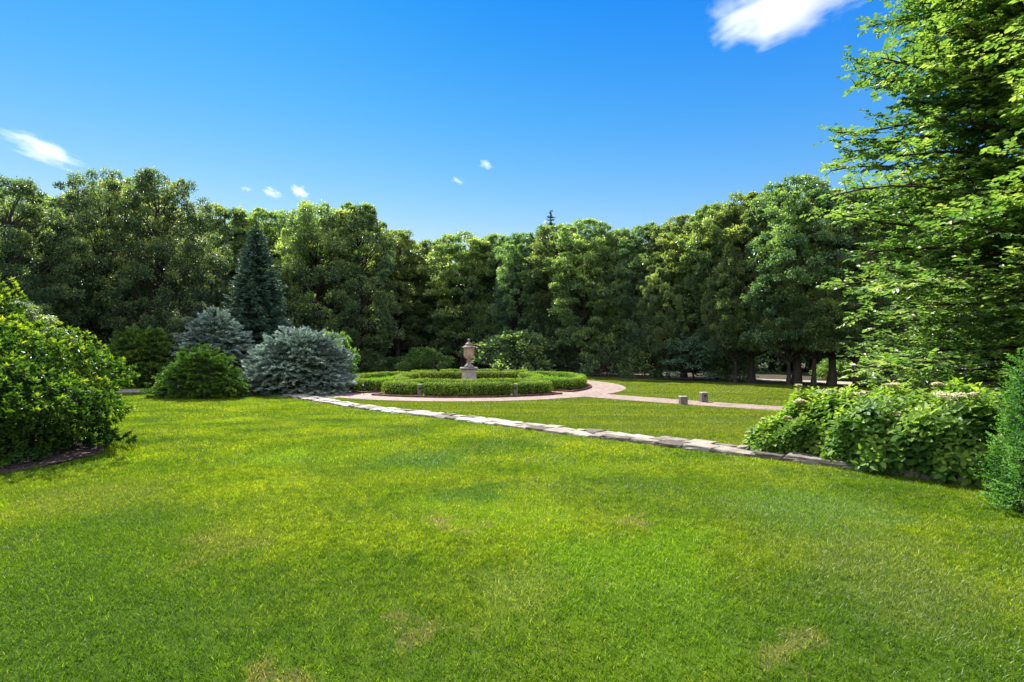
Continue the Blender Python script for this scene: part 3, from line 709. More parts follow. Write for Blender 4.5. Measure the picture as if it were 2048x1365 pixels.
def place(name, proto, p, H, R, rz, label, cat, group=None, crown='crown', trunk='trunk', zoff=0):
    root = empty(name, (p[0], p[1], gh(*p) + zoff), rz); tag(root, label, cat, group)
    root.scale = (R / proto[3], R / proto[3], H / proto[2])
    for nm, me in ((crown, proto[0]), (trunk, proto[1])):
        o = bpy.data.objects.new(nm, me); sc.collection.objects.link(o); o.parent = root
    return root
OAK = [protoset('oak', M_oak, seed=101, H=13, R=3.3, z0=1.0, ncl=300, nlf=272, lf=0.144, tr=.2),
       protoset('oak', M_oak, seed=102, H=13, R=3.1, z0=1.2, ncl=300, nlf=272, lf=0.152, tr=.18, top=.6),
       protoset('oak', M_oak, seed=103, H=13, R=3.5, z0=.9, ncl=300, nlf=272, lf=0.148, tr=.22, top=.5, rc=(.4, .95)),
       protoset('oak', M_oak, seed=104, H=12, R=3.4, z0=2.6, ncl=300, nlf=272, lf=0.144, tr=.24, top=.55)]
OAKR = [protoset('ash', M_oak2, seed=131, H=13, R=3.0, z0=2.3, ncl=240, nlf=320, lf=0.136, tr=.24, top=.6, flat=.62, rc=(.35, .85), up=.5),
        protoset('linden', M_oak3, seed=132, H=13, R=3.4, z0=2.6, ncl=330, nlf=272, lf=0.128, tr=.26, top=.45, flat=.7, rc=(.28, .7)),
        protoset('ash', M_oak2, seed=133, H=12.5, R=2.8, z0=1.4, ncl=150, nlf=416, lf=0.152, tr=.2, top=.7, flat=.55, rc=(.55, 1.1), low=.55)]
BEE = [protoset('beech', M_beech, seed=111, H=13, R=4.4, z0=.6, ncl=260, nlf=352, lf=0.120, tr=.28, top=.45, low=.9, flat=.8, up=.9, rc=(.4, .95)),
       protoset('beech', M_beech, seed=112, H=13, R=3.8, z0=.6, ncl=240, nlf=352, lf=0.120, tr=.26, top=.4, low=.95, flat=.85, up=.9, rc=(.4, .9))]
BUSH = [protoset('bush', M_oak, M_stem, seed=121, H=3, R=2.1, z0=.15, ncl=60, nlf=170, lf=.15, tr=.07, top=.4, low=.9, rc=(.35, .65)),
        protoset('bush', M_oak, M_stem, seed=122, H=3, R=1.9, z0=.1, ncl=60, nlf=160, lf=.17, tr=.06, top=.35, low=.95, rc=(.35, .7))]
BRT = protoset('viburnum', M_maple, M_stem, seed=123, H=2.6, R=2.0, z0=.12, ncl=60, nlf=150, lf=.15, tr=.06, top=.4, low=.9, rc=(.3, .6))
GRY = protoset('dogwood', M_grey, M_bark, seed=124, H=4.5, R=2.6, z0=.5, ncl=70, nlf=170, lf=.17, tr=.09, top=.45, low=.8, flat=.32, rc=(.45, .85), up=1.0)

TR = [ # u, Y, top row, R, proto, label
 (15, 30, 352, 3.2, BEE[1], 'dark tree cut by the left picture edge, behind the yellow-green shrub'),
 (100, 34, 388, 3.0, BEE[0], 'dark bushy tree second from the left edge, lower than the twin tops beside it'),
 (200, 35, 340, 3.6, BEE[0], 'tall dark tree with the highest feathery top on the left side'),
 (322, 35.5, 338, 3.2, BEE[1], 'tall dark tree with a narrow pointed top, left of the conical spruce'),
 (385, 40, 452, 2.8, BEE[1], 'lower pale green spreading tree just left of the conical spruce'),
 (455, 48, 408, 3.2, OAK[1], 'woodland tree rising behind the gap left of the conical spruce'),
 (545, 50, 418, 3.2, OAKR[2], 'woodland tree directly behind the conical spruce'),
 (635, 46, 404, 3.3, OAK[2], 'tall full tree right behind the right hand blue spruce mound'),
 (720, 47, 404, 3.2, OAK[0], 'tall tree with a squarish top above the left hedged bed'),
 (795, 51, 458, 2.8, OAKR[0], 'tree stepping down at the right of the squarish top'),
 (858, 54, 478, 2.8, OAK[1], 'lowest tree of the skyline, in the dip left above the urn'),
 (925, 50, 464, 3.0, OAKR[2], 'woodland tree directly behind the stone urn'),
 (993, 50, 466, 2.8, OAK[0], 'woodland tree just right of the one behind the urn'),
 (1045, 47, 462, 2.8, OAKR[1], 'tree behind the big rounded shrub right of the urn'),
 (1110, 46, 446, 2.8, OAK[1], 'tree below the thin bare spire of the pine'),
 (1172, 42.5, 436, 2.8, OAKR[0], 'rounded tree top right of the thin pine spire'),
 (1240, 42, 456, 2.6, OAK[3], 'slightly lower tree above the curve of the brick terrace'),
 (1305, 40, 443, 2.7, OAKR[1], 'tree where the skyline begins to climb to the right'),
 (1368, 38, 428, 2.6, OAKR[0], 'tree behind the two low stone posts of the brick path'),
 (1437, 36, 402, 2.6, OAK[3], 'tree on the rising skyline, left of the tallest right hand oak'),
 (1502, 34, 380, 2.5, OAKR[0], 'narrow tree against the left flank of the tallest right hand oak'),
 (1592, 31.5, 350, 3.2, OAKR[1], 'tallest round oak of the right treeline, standing free against the sky'),
 (1662, 30.8, 376, 2.7, OAKR[0], 'tree with bare dark trunk immediately right of the tall round oak'),
 (1740, 30.4, 372, 3.0, OAKR[1], 'tree half hidden behind the near maple branches'),
 (1850, 30.0, 372, 3.4, OAK[2], 'tree seen through the near maple at the right'),
]
rr_ = rng_(77)
for i, (u, Y, tv, R, pr, lab) in enumerate(TR):
    H = (HV - tv) / F * Y + 2.3
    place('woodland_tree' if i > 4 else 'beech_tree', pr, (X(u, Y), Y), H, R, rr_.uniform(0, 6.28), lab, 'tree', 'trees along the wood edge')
for i, u in enumerate(np.arange(-60, 2060, 84)):
    Yf = np.interp(u, [t[0] for t in TR], [t[1] for t in TR]); tvf = np.interp(u, [t[0] for t in TR], [t[2] for t in TR])
    Y = Yf + rr_.uniform(6, 9) + 9 * float(sst(1080, 1200, u)); H = (HV - tvf - rr_.uniform(14, 40)) / F * Y + 2.3
    uu = u + rr_.uniform(-15, 15)
    place('woodland_tree', (OAK + OAKR)[i % 7], (X(uu, Y), Y), H, 3.7 * Y / (Yf + 8), rr_.uniform(0, 6.28), 'tree deep in the wood, glimpsed behind the front row of trees', 'tree', 'second row of the wood')
# trunks standing at the wood edge on the right
for u, Y, tv, R, lab in [(1337, 37.2, 520, 1.7, 'slender tree with a short dark trunk left of the grey green understorey tree'), (1470, 33.6, 500, 1.5, 'slender dark trunked tree right of the grey green understorey tree'),
                         (1576, 31.2, 470, 1.6, 'slim trunked young tree left of the thick paired trunks'), (1626, 30.6, 440, 1.8, 'thin tree leaning between the thick trunks at the right'),
                         (1712, 29.9, 455, 1.9, 'dark trunk standing alone beside the low dark hedge')]:
    place('slender_tree', OAK[3], (X(u, Y), Y), (HV - tv) / F * Y + 2.3, R, rr_.uniform(0, 6.28), lab, 'tree', 'trees along the wood edge')

def deep_wood():
    r = rng_(56); b = MB(); d = np.r_[0, np.cumsum(np.linalg.norm(np.diff(TL, axis=0), axis=1))]; d /= d[-1]
    q = r.uniform(.1, .97, 520); x = np.interp(q, d, TL[:, 0]); y = np.interp(q, d, TL[:, 1]); dd = np.where(x > 3, r.uniform(19, 26, 520), r.uniform(12, 20, 520))
    x = x + dd * .25 + r.uniform(-1, 1, 520); y = y + dd; C = np.c_[x, y, ground(x, y) + r.uniform(.4, 7.5, 520), r.uniform(1.1, 2.1, 520)]
    nl = 190; k = np.repeat(np.arange(520), nl); n = len(k); dr = rdir(r, n); P = C[k, :3] + dr * (C[k, 3] * r.uniform(.2, 1, n) ** .5)[:, None] * [1, 1, .8]
    P[:, 2] = np.maximum(P[:, 2], ground(P[:, 0], P[:, 1]) + .03); L = r.uniform(.3, .55, n)
    v, f = leafset(P, rdir(r, n), nrm(rdir(r, n) + [0, 0, .6]), L, L * .7); b.add(v, f, np.clip(r.normal(.3, .2, n), 0, 1))
    tag(b.build('deep_woodland', M_oak3), 'dark mass of leaves closing off the depth of the wood', 'woodland', kind='stuff')
deep_wood()
def understory():
    """low growth inside the wood, one uncountable mass"""
    r = rng_(55); b = MB(); cs = []
    s = np.linspace(0, 1, 400); d = np.r_[0, np.cumsum(np.linalg.norm(np.diff(TL, axis=0), axis=1))]; d /= d[-1]
    for k in range(760):
        q = r.uniform(.16, .95); x = np.interp(q, d, TL[:, 0]); y = np.interp(q, d, TL[:, 1])
        dd = r.uniform(14, 21) if x > 4 else r.uniform(1.5, 12)
        x += r.uniform(-.5, .5) + dd * .15; y += dd; z = r.uniform(.2, 5.5) * (1 if dd > 5 else .35)
        cs.append((x, y, gh(x, y) + z, r.uniform(.7, 1.5)))
    C = np.array(cs); nl = 150; k = np.repeat(np.arange(len(C)), nl); n = len(k); dr = rdir(r, n)
    P = C[k, :3] + dr * (C[k, 3] * r.uniform(.3, 1, n) ** .5)[:, None] * [1, 1, .7]; P[:, 2] = np.maximum(P[:, 2], ground(P[:, 0], P[:, 1]) + .02)
    D = nrm(dr + rdir(r, n)); N = nrm(rdir(r, n) + [0, 0, .8]); L = r.uniform(.16, .34, n)
    v, f = leafset(P, D, N, L, L * .6); b.add(v, f, np.clip(r.normal(.35, .2, n), 0, 1))
    tag(b.build('undergrowth', M_oak), 'dark leafy undergrowth filling the wood between the trunks', 'undergrowth', kind='stuff')
understory()

# ------------------------------------------------------------------ conifers
def brush(r, P, D, L, W, k=3):
    """needle covered shoots: k crossed blades each"""
    n = len(P); P = np.repeat(P, k, 0); D2 = np.repeat(nrm(D), k, 0); N = rdir(r, n * k)
    D2 = nrm(D2 + rdir(r, n * k) * .16)
    return leafset(P, D2, N, np.repeat(L, k) * r.uniform(.8, 1.1, n * k), np.repeat(W, k), .15)
def mound(name, p, rx, ry, h, m, label, seed, n=9000, sl=.2, sw=.055, ledge=.16, nf=4.5, lean=.25, pw=2.3, cat='conifer', spikes=0, trunk=True, lob=.1, spray=.6):
    r = rng_(seed); root = empty(name, (p[0], p[1], gh(*p))); tag(root, label, cat, None)
    ph = r.uniform(0, 6.3, 12)
    def surf(a, t):
        # t = height 0..1
        rad = np.power(np.maximum(0, 1 - np.power(t, pw)), 1 / pw) * (1 - (1 - np.minimum(1, t / .16)) * .16)
        saw = ((t * h * nf / 1.2 + .35 * np.sin(a * 3 + ph[0]) + .3 * np.sin(a * 5 + ph[1]) + .22 * np.sin(a * 9 + ph[2])) % 1.0)
        return rad * (1 + lob * np.sin(a * 2 + ph[3] + t * 3) + lob * .8 * np.sin(a * 4 + ph[4] - t * 5) + lob * .5 * np.sin(a * 7 + ph[5] + t * 8)) * (1 + ledge * (1 - saw) - ledge * .6), saw
    b = MB()
    ns_ = int(n / 55); nn_ = 60 * ns_; tr_ = r.uniform(0, 1, ns_ * 6) ** 1.1; ar_ = r.uniform(0, 2 * math.pi, ns_ * 6); rad, _ = surf(ar_, tr_)
    C = np.stack([rx * rad * np.cos(ar_), ry * rad * np.sin(ar_), tr_ * h], 1); C *= (1 + lob * .6 * r.normal(size=(len(C), 1)))
    pick = []; md = spray * .62
    for i_ in range(len(C)):
        if rad[i_] < r.uniform(0, .5): continue
        if all(np.linalg.norm((C[i_] - C[j_]) * [1, 1, 2.0]) > md for j_ in pick[-400:]): pick.append(i_)
        if len(pick) >= ns_: break
    k_ = len(pick); per = int(n / max(1, k_)); pk_ = np.repeat(np.array(pick), per); n = len(pk_); c = C[pk_]
    a = ar_[pk_]; t = tr_[pk_]; o_ = np.stack([np.cos(a), np.sin(a), .05 + .9 * t ** 4 + np.repeat(r.normal(0, .1, k_), per)], 1); o_ = nrm(o_); s_ = np.stack([-np.sin(a), np.cos(a), 0 * a], 1)
    u_ = r.uniform(0, 1, n); v_ = r.uniform(-1, 1, n); SL = spray * np.repeat(r.uniform(.7, 1.25, k_), per)
    P = c + o_ * ((u_ - .72) * SL)[:, None] + s_ * (v_ * (1.05 - u_ * .6) * SL * .62)[:, None] + [0, 0, 1] * (r.normal(0, .018, n) - .16 * SL * v_ ** 2 - .10 * SL * u_)[:, None]
    P[:, 2] = np.maximum(P[:, 2], .03)
    D = nrm(o_ * .9 + s_ * (v_ * .9)[:, None] + rdir(r, n) * .35 + [0, 0, lean]); L = sl * r.uniform(.6, 1.25, n); v, f = brush(r, P, D, L, sw * r.uniform(.8, 1.2, n))
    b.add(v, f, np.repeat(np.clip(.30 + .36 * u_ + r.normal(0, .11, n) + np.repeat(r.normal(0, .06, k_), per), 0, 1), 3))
    if spikes:
        for k in range(spikes):
            aa = r.uniform(0, 6.3); q = r.uniform(0, .45); bx, by = rx * q * math.cos(aa), ry * q * math.sin(aa); zt = h * (1 - (q ** pw)) ** (1 / pw)
            ln = r.uniform(.25, .5); m_ = 26; tt = np.linspace(0, 1, m_); PP = np.c_[bx + 0 * tt, by + 0 * tt, zt - .15 + ln * tt]
            DD = nrm(rdir(r, m_) * .5 + [0, 0, 1]); v, f = brush(r, PP, DD, np.full(m_, .11), np.full(m_, .04)); b.add(v, f, .8)
    b.build('needles', m, root)
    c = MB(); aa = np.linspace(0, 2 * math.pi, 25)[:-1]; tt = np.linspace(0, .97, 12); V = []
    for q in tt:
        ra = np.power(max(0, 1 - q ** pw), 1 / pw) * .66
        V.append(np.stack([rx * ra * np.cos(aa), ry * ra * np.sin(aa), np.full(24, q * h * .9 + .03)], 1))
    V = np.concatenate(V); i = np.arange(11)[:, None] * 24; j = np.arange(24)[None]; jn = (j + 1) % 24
    w_ = MB(); w_.tube([(0, 0, -.1), (0, 0, h * .5), (0, 0, h * .85)], [.11, .07, .03], 7)
    for q in range(26):
        a_ = r.uniform(0, 6.3); z_ = r.uniform(.1, .75) * h; ra = np.power(max(0, 1 - (z_ / h) ** pw), 1 / pw) * .9
        limb(w_, (0, 0, z_), (rx * ra * math.cos(a_), ry * ra * math.sin(a_), z_ + r.uniform(0, .2)), .035, .01, r, 4, 0, 5)
    w_.build('branches', M_bark, root, smooth=True)
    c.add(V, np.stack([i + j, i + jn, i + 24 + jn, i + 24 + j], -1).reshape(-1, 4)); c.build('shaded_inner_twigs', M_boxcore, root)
    return root
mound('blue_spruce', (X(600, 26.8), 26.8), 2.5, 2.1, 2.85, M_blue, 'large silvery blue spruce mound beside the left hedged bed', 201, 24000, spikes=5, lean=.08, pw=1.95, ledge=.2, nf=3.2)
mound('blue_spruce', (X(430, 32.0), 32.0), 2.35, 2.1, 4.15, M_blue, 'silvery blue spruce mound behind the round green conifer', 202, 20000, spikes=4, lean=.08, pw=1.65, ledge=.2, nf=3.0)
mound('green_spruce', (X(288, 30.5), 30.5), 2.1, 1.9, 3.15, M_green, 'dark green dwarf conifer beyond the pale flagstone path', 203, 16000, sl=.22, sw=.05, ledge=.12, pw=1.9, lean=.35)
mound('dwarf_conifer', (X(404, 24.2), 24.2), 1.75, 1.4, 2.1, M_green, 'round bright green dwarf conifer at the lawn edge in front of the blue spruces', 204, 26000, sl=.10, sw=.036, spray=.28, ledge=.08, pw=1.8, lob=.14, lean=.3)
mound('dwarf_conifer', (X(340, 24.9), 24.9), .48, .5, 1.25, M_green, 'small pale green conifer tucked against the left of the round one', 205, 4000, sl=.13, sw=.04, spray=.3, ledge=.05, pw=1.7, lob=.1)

def cone_spruce(name, p, H, R, m, label, seed, tiers=34, per=15, sl=.26, droop=.18, bare=0, gap=.0, tw=.07, cat='spruce'):
    r = rng_(seed); root = empty(name, (p[0], p[1], gh(*p))); tag(root, label, cat); b = MB(); w_ = MB()
    w_.tube([(0, 0, -.1), (0, 0, H * .5), (0, 0, H * .98)], [.2, .12, .015], 8)
    PP, DD, TT = [], [], []
    for k in range(tiers):
        t = (k + r.uniform(-.3, .3)) / tiers; z = .25 + (H - .5) * t; ra = R * (1 - t) ** .78 * r.uniform(.88, 1.12) + .12
        m_ = max(5, int(per * (1 - t * .6)))
        for q in range(m_):
            a = 2 * math.pi * (q + r.uniform(-.3, .3)) / m_; L = ra * r.uniform(.78, 1.12); dirn = np.array([math.cos(a), math.sin(a), 0])
            if r.random() < gap: continue
            side = np.array([-math.sin(a), math.cos(a), 0]); s = np.linspace(.12, 1, max(4, int(L / .11)))
            dz = -droop * L * np.sin(s * 2.2) + .10 * L * s ** 3
            sp = np.c_[np.outer(s * L, dirn[:2]), z + dz]
            w_.tube(np.r_[[[0, 0, z]], sp[::max(1, len(sp) // 3)]], .014, 4)
            for j, ss in enumerate(s):
                wl_ = .34 * L * (1 - ss) ** .6 * (ss ** .3) + .06
                for sg in (-1, 1):
                    for c in np.arange(0, wl_, .12):
                        PP.append(sp[j] + side * sg * c + [0, 0, -c * .2]); DD.append(dirn * .8 + side * sg * .7 + [0, 0, r.uniform(-.3, .35)]); TT.append(.35 + .35 * ss)
    for zz in np.linspace(H - 1.6, H + .05, 60):
        PP.append([0, 0, zz]); DD.append(np.r_[r.normal(0, .8, 2), .7]); TT.append(.5)
    PP = np.array(PP); DD = np.array(DD); n = len(PP); PP += r.normal(0, .03, PP.shape)
    v, f = brush(r, PP, DD, sl * r.uniform(.6, 1.2, n), np.full(n, tw), 3); b.add(v, f, np.repeat(np.clip(np.array(TT) + r.normal(0, .15, n), 0, 1), 3))
    b.build('needles', m, root); w_.build('trunk', M_bark, root)
cone_spruce('conical_spruce', (X(512, 36), 36), (HV - 448) / F * 36 + 2.3, 2.9, M_dkspruce, 'dark blue green conical spruce behind the blue spruce mounds', 211, 44, 17)
cone_spruce('pine', (X(1102, 55), 55), (HV - 422) / F * 55 + 2.3, 1.6, M_dkspruce, 'thin pine spire poking above the woodland skyline right of the urn', 212, 46, 9, .3, .0, gap=.12, cat='pine')

# shrubs in front of the wood
for u, Y, tv, R, pr, nm, lab in [
    (847, 44, 690, 1.75, BRT, 'shrub', 'bright green rounded shrub left behind the urn'),
    (735, 47, 698, 1.5, BUSH[0], 'shrub', 'dark low shrub behind the left hedged bed'),
    (1040, 42.5, 655, 2.7, BUSH[1], 'shrub', 'big rounded dark green shrub right behind the urn'),
    (1215, 41, 662, 1.9, BUSH[0], 'shrub', 'dark shrub behind the right hedged bed'),
    (1290, 39.5, 672, 1.8, BUSH[1], 'shrub', 'shrub at the wood edge above the start of the brick path'),
    (1385, 36.2, 660, 2.2, GRY, 'understorey_tree', 'small grey green layered tree behind the two low stone posts'),
    (1470, 35.5, 690, 1.4, BUSH[1], 'shrub', 'dark shrub in the shade right of the grey green layered tree'),
    (1690, 35.5, 700, 1.6, BRT, 'shrub', 'sunlit yellow green shrub glimpsed between the dark trunks'),
    (670, 30, 655, 1.2, BRT, 'shrub', 'leafy green shrub peeking over the right shoulder of the blue spruce'),
    (790, 49, 712, 1.6, BUSH[0], 'shrub', 'low spreading dark shrub left of the bright rounded one'),
]:
    place(nm, pr, (X(u, Y), Y), (HV - tv) / F * Y + 2.3, R, rr_.uniform(0, 6.28), lab, 'shrub' if nm == 'shrub' else 'tree', None, 'foliage' if nm == 'shrub' else 'crown', 'stems' if nm == 'shrub' else 'trunk')
hedge('low_hedge', [(X(1722, 29.8), 29.8), (X(1780, 29.3), 29.3), (X(1835, 28.8), 28.8)], False, .7, .55, 'low dark green hedge under the trees at the right end of the lawn', None, 61, 700, .09, M_oak)

# ------------------------------------------------------------------ big shrub at the left
def whorl_shrub(name, p, rx, ry, h, m, label, seed, tips=3600, nl=9, ll=.095, inner=1500, zc=.40, cat='shrub', lumps=.13, spread=1.0, ymin=None):
    r = rng_(seed); root = empty(name, (p[0], p[1], gh(*p))); tag(root, label, cat); o0 = np.array([p[0], p[1], gh(*p)])
    ph = r.uniform(0, 6.3, 9); d = rdir(r, tips * 3); d = d[d[:, 2] > -.93][:tips]
    k = 1 + lumps * np.sin(d[:, 0] * 5 + ph[0]) * np.sin(d[:, 2] * 6 + ph[1]) + lumps * .8 * np.sin(d[:, 1] * 7 + ph[2] + d[:, 2] * 5) + lumps * .7 * np.sin(d[:, 0] * 11 + ph[3]) * np.sin(d[:, 2] * 13 + ph[4] + d[:, 1] * 9)
    q = k * (1 - r.uniform(0, 1, len(d)) ** 2.2 * .3)
    hz_ = np.hypot(d[:, 0], d[:, 1]); bw = np.where(d[:, 2] < 0, (1 - np.abs(d[:, 2]) ** 3) ** (1 / 3) / np.maximum(hz_, .3), 1.0); q = q
    # branch lifts: shoots gathered into mounds
    P = d * q[:, None] * np.c_[rx * bw, ry * bw, np.full(len(d), h * (1 - zc))] + [0, 0, h * zc]; P[:, 2] = np.maximum(P[:, 2], .05 + .15 * r.random(len(P)))
    b = MB(); w_ = MB(); n = len(P); ax = nrm(d + [0, 0, .55] + rdir(r, n) * .35)
    a1 = nrm(np.cross(ax, rdir(r, n))); a2 = np.cross(ax, a1)
    kk = np.repeat(np.arange(n), nl); th = np.tile(np.arange(nl) / nl * 2 * math.pi * 1.62, n) + r.uniform(0, 6, n)[kk] + r.normal(0, .25, n * nl)
    el = np.tile(np.linspace(.15, 1.25, nl), n) + r.normal(0, .15, n * nl)      # outer leaves lie flatter
    off = np.tile(np.linspace(-.0, -.10, nl), n)
    rad = a1[kk] * np.cos(th)[:, None] + a2[kk] * np.sin(th)[:, None]
    D = nrm(ax[kk] * np.cos(el)[:, None] + rad * np.sin(el)[:, None] * spread); N = nrm(ax[kk] * np.sin(el)[:, None] - rad * np.cos(el)[:, None] + rdir(r, n * nl) * .15)
    PP = P[kk] + ax[kk] * off[:, None] * ll * 8 / 8 * 1.2
    L = ll * r.uniform(.65, 1.15, n * nl); v, f = leafset(PP, D, N, L, L * .40, .35, 1, .12)
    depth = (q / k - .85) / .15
    # young shoots paler towards the tip; deep-set ones darkened as painted shade
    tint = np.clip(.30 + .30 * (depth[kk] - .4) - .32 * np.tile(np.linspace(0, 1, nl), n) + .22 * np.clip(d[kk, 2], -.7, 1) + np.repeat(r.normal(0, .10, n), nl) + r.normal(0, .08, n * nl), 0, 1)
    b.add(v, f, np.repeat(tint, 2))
    # inner leaves, shade of the gaps painted into their tint
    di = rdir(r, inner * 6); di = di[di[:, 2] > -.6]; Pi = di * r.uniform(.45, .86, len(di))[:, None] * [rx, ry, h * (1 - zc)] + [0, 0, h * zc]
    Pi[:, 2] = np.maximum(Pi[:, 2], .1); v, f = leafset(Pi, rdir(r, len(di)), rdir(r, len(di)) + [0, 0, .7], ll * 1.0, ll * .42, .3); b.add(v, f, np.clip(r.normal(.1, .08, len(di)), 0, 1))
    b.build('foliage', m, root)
    for q in range(46):
        i = r.integers(0, n); limb(w_, (r.normal(0, .18), r.normal(0, .18), -.05), P[i] * [.93, .93, .96], .035, .006, r, 7, -.06, 5)
    w_.build('stems', M_stem, root, smooth=True); return root
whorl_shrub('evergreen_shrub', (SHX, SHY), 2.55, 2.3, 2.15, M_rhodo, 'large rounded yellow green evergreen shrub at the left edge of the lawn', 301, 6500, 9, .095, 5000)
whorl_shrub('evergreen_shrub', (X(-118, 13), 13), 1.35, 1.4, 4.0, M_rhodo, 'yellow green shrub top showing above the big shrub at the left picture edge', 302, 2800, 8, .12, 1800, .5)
place('shrub', BEE[1], (X(10, 17), 17), 3.6, 1.7, 1.0, 'green leafy bush just above the big shrub at the left edge', 'shrub', None, 'foliage', 'stems')

# ------------------------------------------------------------------ small leaved shrub cut by the right edge
def fine_shrub(name, p, rx, ry, h, m, label, seed, n=75000, ll=.045, pw=2.6):
    r = rng_(seed); root = empty(name, (p[0], p[1], gh(*p))); tag(root, label, 'shrub'); ph = r.uniform(0, 6, 6)
    t = r.uniform(0, 1, n); a = r.uniform(0, 2 * math.pi, n)
    rad = np.power(1 - t ** pw, 1 / pw) * (1 + .05 * np.sin(a * 5 + t * 9 + ph[0]) + .05 * np.sin(a * 11 - t * 14 + ph[1]) + .035 * np.sin(a * 23 + t * 31 + ph[2]))
    cl = .06 * np.sin(a * 37 + 9 * t + ph[3]) * np.sin(t * 41 + ph[4] + 3 * a); rad = rad * (1 + cl * .8); dep = r.uniform(0, 1, n) ** 1.6 * .16; P = np.stack([rx * rad * (1 - dep) * np.cos(a), ry * rad * (1 - dep) * np.sin(a), t * h + .03], 1)
    out = nrm(np.stack([np.cos(a), np.sin(a), t ** 3 * 1.5], 1)); D = nrm(out * .6 + rdir(r, n) * .6 + [0, 0, .5]); N = nrm(out + rdir(r, n) * .7)
    m_ = n // 14; P, out, dep, cl = P[:m_], out[:m_], dep[:m_], cl[:m_]; ax = nrm(out + [0, 0, .55] + rdir(r, m_) * .5); k_ = np.repeat(np.arange(m_), 14); q_ = np.tile(np.linspace(0, 1, 14), m_)
    tl = r.uniform(.09, .2, m_); rd = rdir(r, len(k_)); D = nrm(ax[k_] * .75 + rd * .8); P2 = P[k_] + ax[k_] * ((q_ - .6) * tl[k_])[:, None]; L = ll * r.uniform(.7, 1.2, len(k_)) * (1.1 - .4 * q_)
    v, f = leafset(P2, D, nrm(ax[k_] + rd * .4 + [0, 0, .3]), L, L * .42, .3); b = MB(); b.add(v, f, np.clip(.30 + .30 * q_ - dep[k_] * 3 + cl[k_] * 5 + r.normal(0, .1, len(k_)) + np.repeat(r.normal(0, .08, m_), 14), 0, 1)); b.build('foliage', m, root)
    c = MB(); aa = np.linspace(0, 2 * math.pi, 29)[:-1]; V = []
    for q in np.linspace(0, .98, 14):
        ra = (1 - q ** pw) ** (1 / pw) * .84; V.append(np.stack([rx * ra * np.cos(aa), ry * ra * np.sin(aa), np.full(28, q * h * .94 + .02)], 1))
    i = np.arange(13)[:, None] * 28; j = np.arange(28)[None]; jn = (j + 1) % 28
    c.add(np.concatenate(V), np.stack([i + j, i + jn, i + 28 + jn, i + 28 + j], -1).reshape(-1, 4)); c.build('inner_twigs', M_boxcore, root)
fine_shrub('yew_shrub', (5.95, 5.15), 1.15, 1.0, 2.0, M_yew, 'tall fine leaved bright green shrub cut by the right picture edge', 311)

